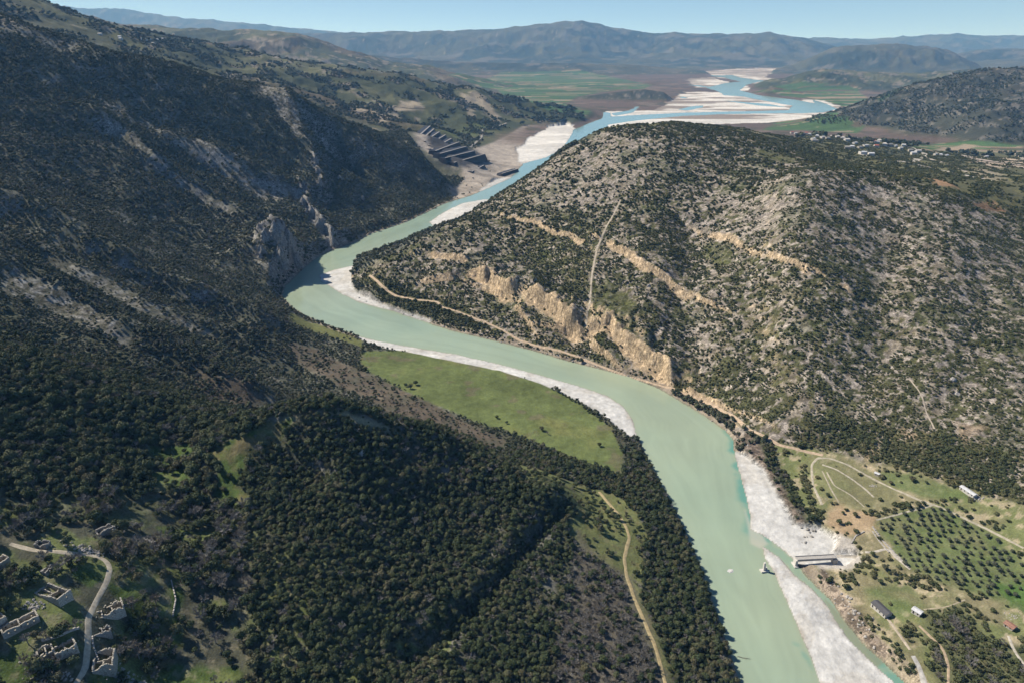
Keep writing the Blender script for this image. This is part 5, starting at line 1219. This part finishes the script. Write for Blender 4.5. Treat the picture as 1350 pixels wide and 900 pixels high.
bush_far = [to_mesh('shrub', crown_geo(250 + i, 90, 5, .2, .36, .62, .66), M_MAQ) for i in range(3)]
nearE = EV[:, 1] < 620; midE = (EV[:, 1] >= 620)
scatter('woodland', EV[nearE], oak_full, 'dense dark evergreen wood covering the near knoll and valley sides', 'woodland')
scatter('hillside_forest', EV[midE], oak_far, 'dark evergreen forest over the shaded far slopes', 'forest')
nearS = SH[:, 1] < 760
scatter('scrubland', SH[nearS], bush_me, 'green scrub between pale rocks on the sunny hill', 'scrub')
scatter('hillside_scrub', SH[~nearS], bush_far, 'green scrub over the upper rocky hillside', 'scrub')
scatter('bare_thicket', BA, bare_full, 'grey leafless thicket among the evergreen trees', 'thicket')

def individual(A, kind):
    r = random.Random(5)
    for x, y, z, rad, var, ps, zone, px, py in A:
        rz = r.random() * 6.28; s = (rad * r.uniform(.9, 1.1), rad * r.uniform(.9, 1.1), rad * r.uniform(.9, 1.2)); zone = int(zone)
        if kind == 'shrub':
            o = link('shrub', bush_me[int(var) % 4]); o.location = (x, y, z); o.rotation_euler = (0, 0, rz); o.scale = s
            lab = {3: ('low green shrub between pale rocks on the sunny hillside', 'shrubs between the rocks of the right-hand hill'), 4: ('low rounded green shrub on the grassy river flat', 'shrubs scattered over the flat by the bridge stump')}.get(zone, ('low green shrub on the shaded slope left of the river', 'shrubs on the left slope'))
            tag(o, lab[0], 'shrub', lab[1]); continue
        ri = bpy.data.objects.new('evergreen_tree' if kind == 'oak' else 'bare_tree', None); COL.objects.link(ri); ri.location = (x, y, z); ri.rotation_euler = (0, 0, rz); ri.scale = s; ri.empty_display_size = .5
        if kind == 'oak':
            cm, tm = oak_me[int(var) % 4]; link('crown', cm, ri); link('trunk', tm, ri)
            lab = {1: ('dark evergreen tree standing among the ruined stone houses and their gardens', 'evergreen trees around the ruined village'), 2: ('dark evergreen tree on the steep wooded bank above the green river', 'evergreen trees on the river bank'), 3: ('dark evergreen tree on the rocky hill', 'trees of the rocky hill'), 4: ('dark evergreen tree on the river flat', 'trees of the flat')}.get(zone, ('dark evergreen tree in the foremost rows of the dense wood below the knoll', 'evergreen trees at the front of the wood'))
            tag(ri, lab[0], 'tree', lab[1])
        else:
            tm, wm = bare_me[int(var) % 3]; link('trunk', tm, ri); link('twigs', wm, ri)
            lab = {1: ('grey leafless tree standing among the ruined stone houses and their gardens', 'leafless trees around the ruined village'), 4: ('grey leafless bush among green scrub on the flat beside the river', 'leafless bushes on the flat')}.get(zone, ('grey leafless bush in the wood and thicket beside the sandy track', 'leafless bushes of the thicket'))
            tag(ri, lab[0], 'tree', lab[1])
individual(EVn, 'oak'); individual(SHn, 'shrub'); individual(BAn, 'bare')

# olive grove: trees in rows
A_, B_, C_ = [np.array(spot(*q)[:2]) for q in ((1158, 690), (1278, 694), (1190, 745))]
u_ = (B_ - A_) / np.linalg.norm(B_ - A_); v_ = np.array([u_[1], -u_[0]])
# rows lean the way they do on the slope
oc = 0; ro = random.Random(3)
g = RW['orchard']; gx0, gy0 = g.min(0); gx1, gy1 = g.max(0)
PTS = []
for i in range(-60, 60):
    for j in range(-60, 60):
        p = A_ + u_ * (i * 6.1 + (j % 2) * .6) + v_ * (j * 6.6) + np.array([ro.gauss(0, .9), ro.gauss(0, .9)])
        if gx0 < p[0] < gx1 and gy0 < p[1] < gy1: PTS.append((p[0], p[1], j))
PTS = np.array(PTS); ins = sdf(PTS[:, 0], PTS[:, 1], g, 20) < -1.5
for x, y, j in PTS[ins]:
    z = float(height(x, y)); a, b, d = project(x, y, z)
    if ro.random() < .16 or a > 1356 or near_avoid(np.array([x]), np.array([y]))[0]: continue
    o = bpy.data.objects.new('olive_tree', None); COL.objects.link(o); o.location = (x, y, z); k = ro.uniform(1.5, 2.9); o.scale = (k, k, k * .95); o.rotation_euler = (0, 0, ro.random() * 6.28)
    cm, tm = olv_me[ro.randrange(3)]; link('crown', cm, o); link('trunk', tm, o)
    tag(o, 'small round grey-green olive tree standing in the rows of the grove', 'olive tree', 'olive trees planted in rows on the green flat'); oc += 1
print('olives', oc)
def lone(px, py, rad, label, kind='oak'):
    x, y, z = spot(px, py)
    o = bpy.data.objects.new('evergreen_tree' if kind == 'oak' else 'bare_tree', None); COL.objects.link(o); o.location = (x, y, z); o.scale = (rad, rad, rad * .95); o.rotation_euler = (0, 0, px * .7)
    if kind == 'oak': cm, tm = oak_me[px % 4]; link('crown', cm, o); link('trunk', tm, o)
    else: tm, wm = bare_me[px % 3]; link('trunk', tm, o); link('twigs', wm, o)
    tag(o, label, 'tree')
lone(541, 512, 4.2, 'broad dark tree at the left of the clump standing in the green meadow'); lone(548, 507, 4.0, 'dark tree at the right of the clump standing in the green meadow'); lone(535, 509, 3.0, 'small dark tree on the left edge of the clump in the meadow')
lone(655, 551, 2.6, 'small dark tree in the middle of the green meadow'); lone(668, 558, 2.2, 'dark bush beside the brown strip at the foot of the meadow'); lone(714, 567, 3.2, 'dark tree of the pair near the lower meadow'); lone(722, 572, 2.6, 'grey leafless tree beside the dark one near the lower meadow', 'bare')
lone(790, 588, 3.0, 'single round dark tree near the right end of the green meadow')
for i, (a, b, r_, lb) in enumerate([(1202, 634, 3.6, 'largest round dark tree alone on the green strip above the flat road'), (1174, 638, 2.4, 'round dark tree beside the dirt road below the hut'), (1192, 619, 2.6, 'dark tree at the foot of the rocky slope left of the lone tree'), (1221, 637, 2.0, 'small dark tree just right of the largest lone tree'),
      (1091, 654, 2.6, 'round dark tree at the left edge of the oval field loop'), (1096, 664, 2.0, 'small round dark tree below the one at the oval field loop'), (1127, 680, 2.8, 'broad dark tree on the tan bank above the bridge'), (1111, 677, 2.0, 'small dark tree left of the broad one on the tan bank'), (1106, 690, 3.0, 'dark spreading tree on the tan bank nearest the bridge'), (1147, 677, 2.0, 'dark tree by the left corner of the olive grove'),
      (1197, 669, 3.4, 'dark tree clump behind the olive grove, left one'), (1210, 667, 3.2, 'dark tree clump behind the olive grove, middle one'), (1217, 665, 2.6, 'dark tree clump behind the olive grove, right one'), (1143, 738, 3.2, 'dark tree right of the bridge road end'), (1150, 732, 2.6, 'dark tree above the gravel yard by the bridge'),
      (1166, 750, 3.0, 'dark tree on the field edge left of the grove'), (1178, 756, 2.6, 'round dark tree below the grove wall'), (1160, 768, 2.6, 'dark tree halfway between grove and grey-roofed house')]):
    lone(a, b, r_, lb)
#@@END
# ------------------------------------------------------------------ light, sky, air
SUN_EL = math.radians(44); SUN_AZ = math.atan2(-.91, .42)      # azimuth of the sun measured from +Y towards +X
sd = bpy.data.lights.new('sun', 'SUN'); sd.energy = 4.8; sd.angle = math.radians(.5); sd.color = (1.0, .955, .88)
so = bpy.data.objects.new('sun', sd); COL.objects.link(so)
dirv = Vector((math.sin(SUN_AZ) * math.cos(SUN_EL), math.cos(SUN_AZ) * math.cos(SUN_EL), math.sin(SUN_EL)))
so.rotation_euler = (-dirv).to_track_quat('-Z', 'Y').to_euler(); so.location = (0, 0, 3000)
wd_ = bpy.data.worlds.new('World'); SC.world = wd_; wd_.use_nodes = True
nt = wd_.node_tree; bg = nt.nodes['Background']; sk = nt.nodes.new('ShaderNodeTexSky'); sk.sky_type = 'NISHITA'; sk.sun_disc = False
sk.sun_elevation = SUN_EL; sk.sun_rotation = SUN_AZ; sk.altitude = 4000; sk.air_density = .4; sk.dust_density = 0; sk.ozone_density = 3.0
tv = nt.nodes.new('ShaderNodeVectorMath'); tv.operation = 'MULTIPLY'; tv.inputs[1].default_value = (.84, .95, 1.03); nt.links.new(sk.outputs[0], tv.inputs[0]); nt.links.new(tv.outputs[0], bg.inputs[0]); bg.inputs[1].default_value = .15
# the air
hv = np.array([(x, y, z) for z in (-6.0, 2600.0) for y in (-3000.0, 38500.0) for x in (-60000.0, 60000.0)], np.float32)
hf = [(0, 2, 3, 1), (4, 5, 7, 6), (0, 1, 5, 4), (2, 6, 7, 3), (0, 4, 6, 2), (1, 3, 7, 5)]
mh = bpy.data.materials.new('air'); mh.use_nodes = True; nt = mh.node_tree; nt.nodes.clear()
out = nt.nodes.new('ShaderNodeOutputMaterial'); pv = nt.nodes.new('ShaderNodeVolumePrincipled')
pv.inputs['Color'].default_value = (.22, .53, 1.0, 1); pv.inputs['Density'].default_value = 3.7e-5; pv.inputs['Anisotropy'].default_value = 0.0
pv.inputs['Absorption Color'].default_value = (1, 1, 1, 1)
nt.links.new(pv.outputs[0], out.inputs['Volume'])
hz = link('haze', mesh_from('haze', hv, hf, mh), kind='stuff'); hz['label'] = 'thin blue air haze over the valley'
hz['category'] = 'haze'

SC.view_settings.view_transform = 'Standard'; SC.view_settings.look = 'None'; SC.view_settings.exposure = 0.55; SC.view_settings.gamma = 1.0
SC.cycles.use_denoising = True
SC.cycles.max_bounces = 4; SC.cycles.diffuse_bounces = 2; SC.cycles.volume_bounces = 0; SC.cycles.glossy_bounces = 2; SC.cycles.transparent_max_bounces = 4
print('done', round(time.time() - T0, 1))
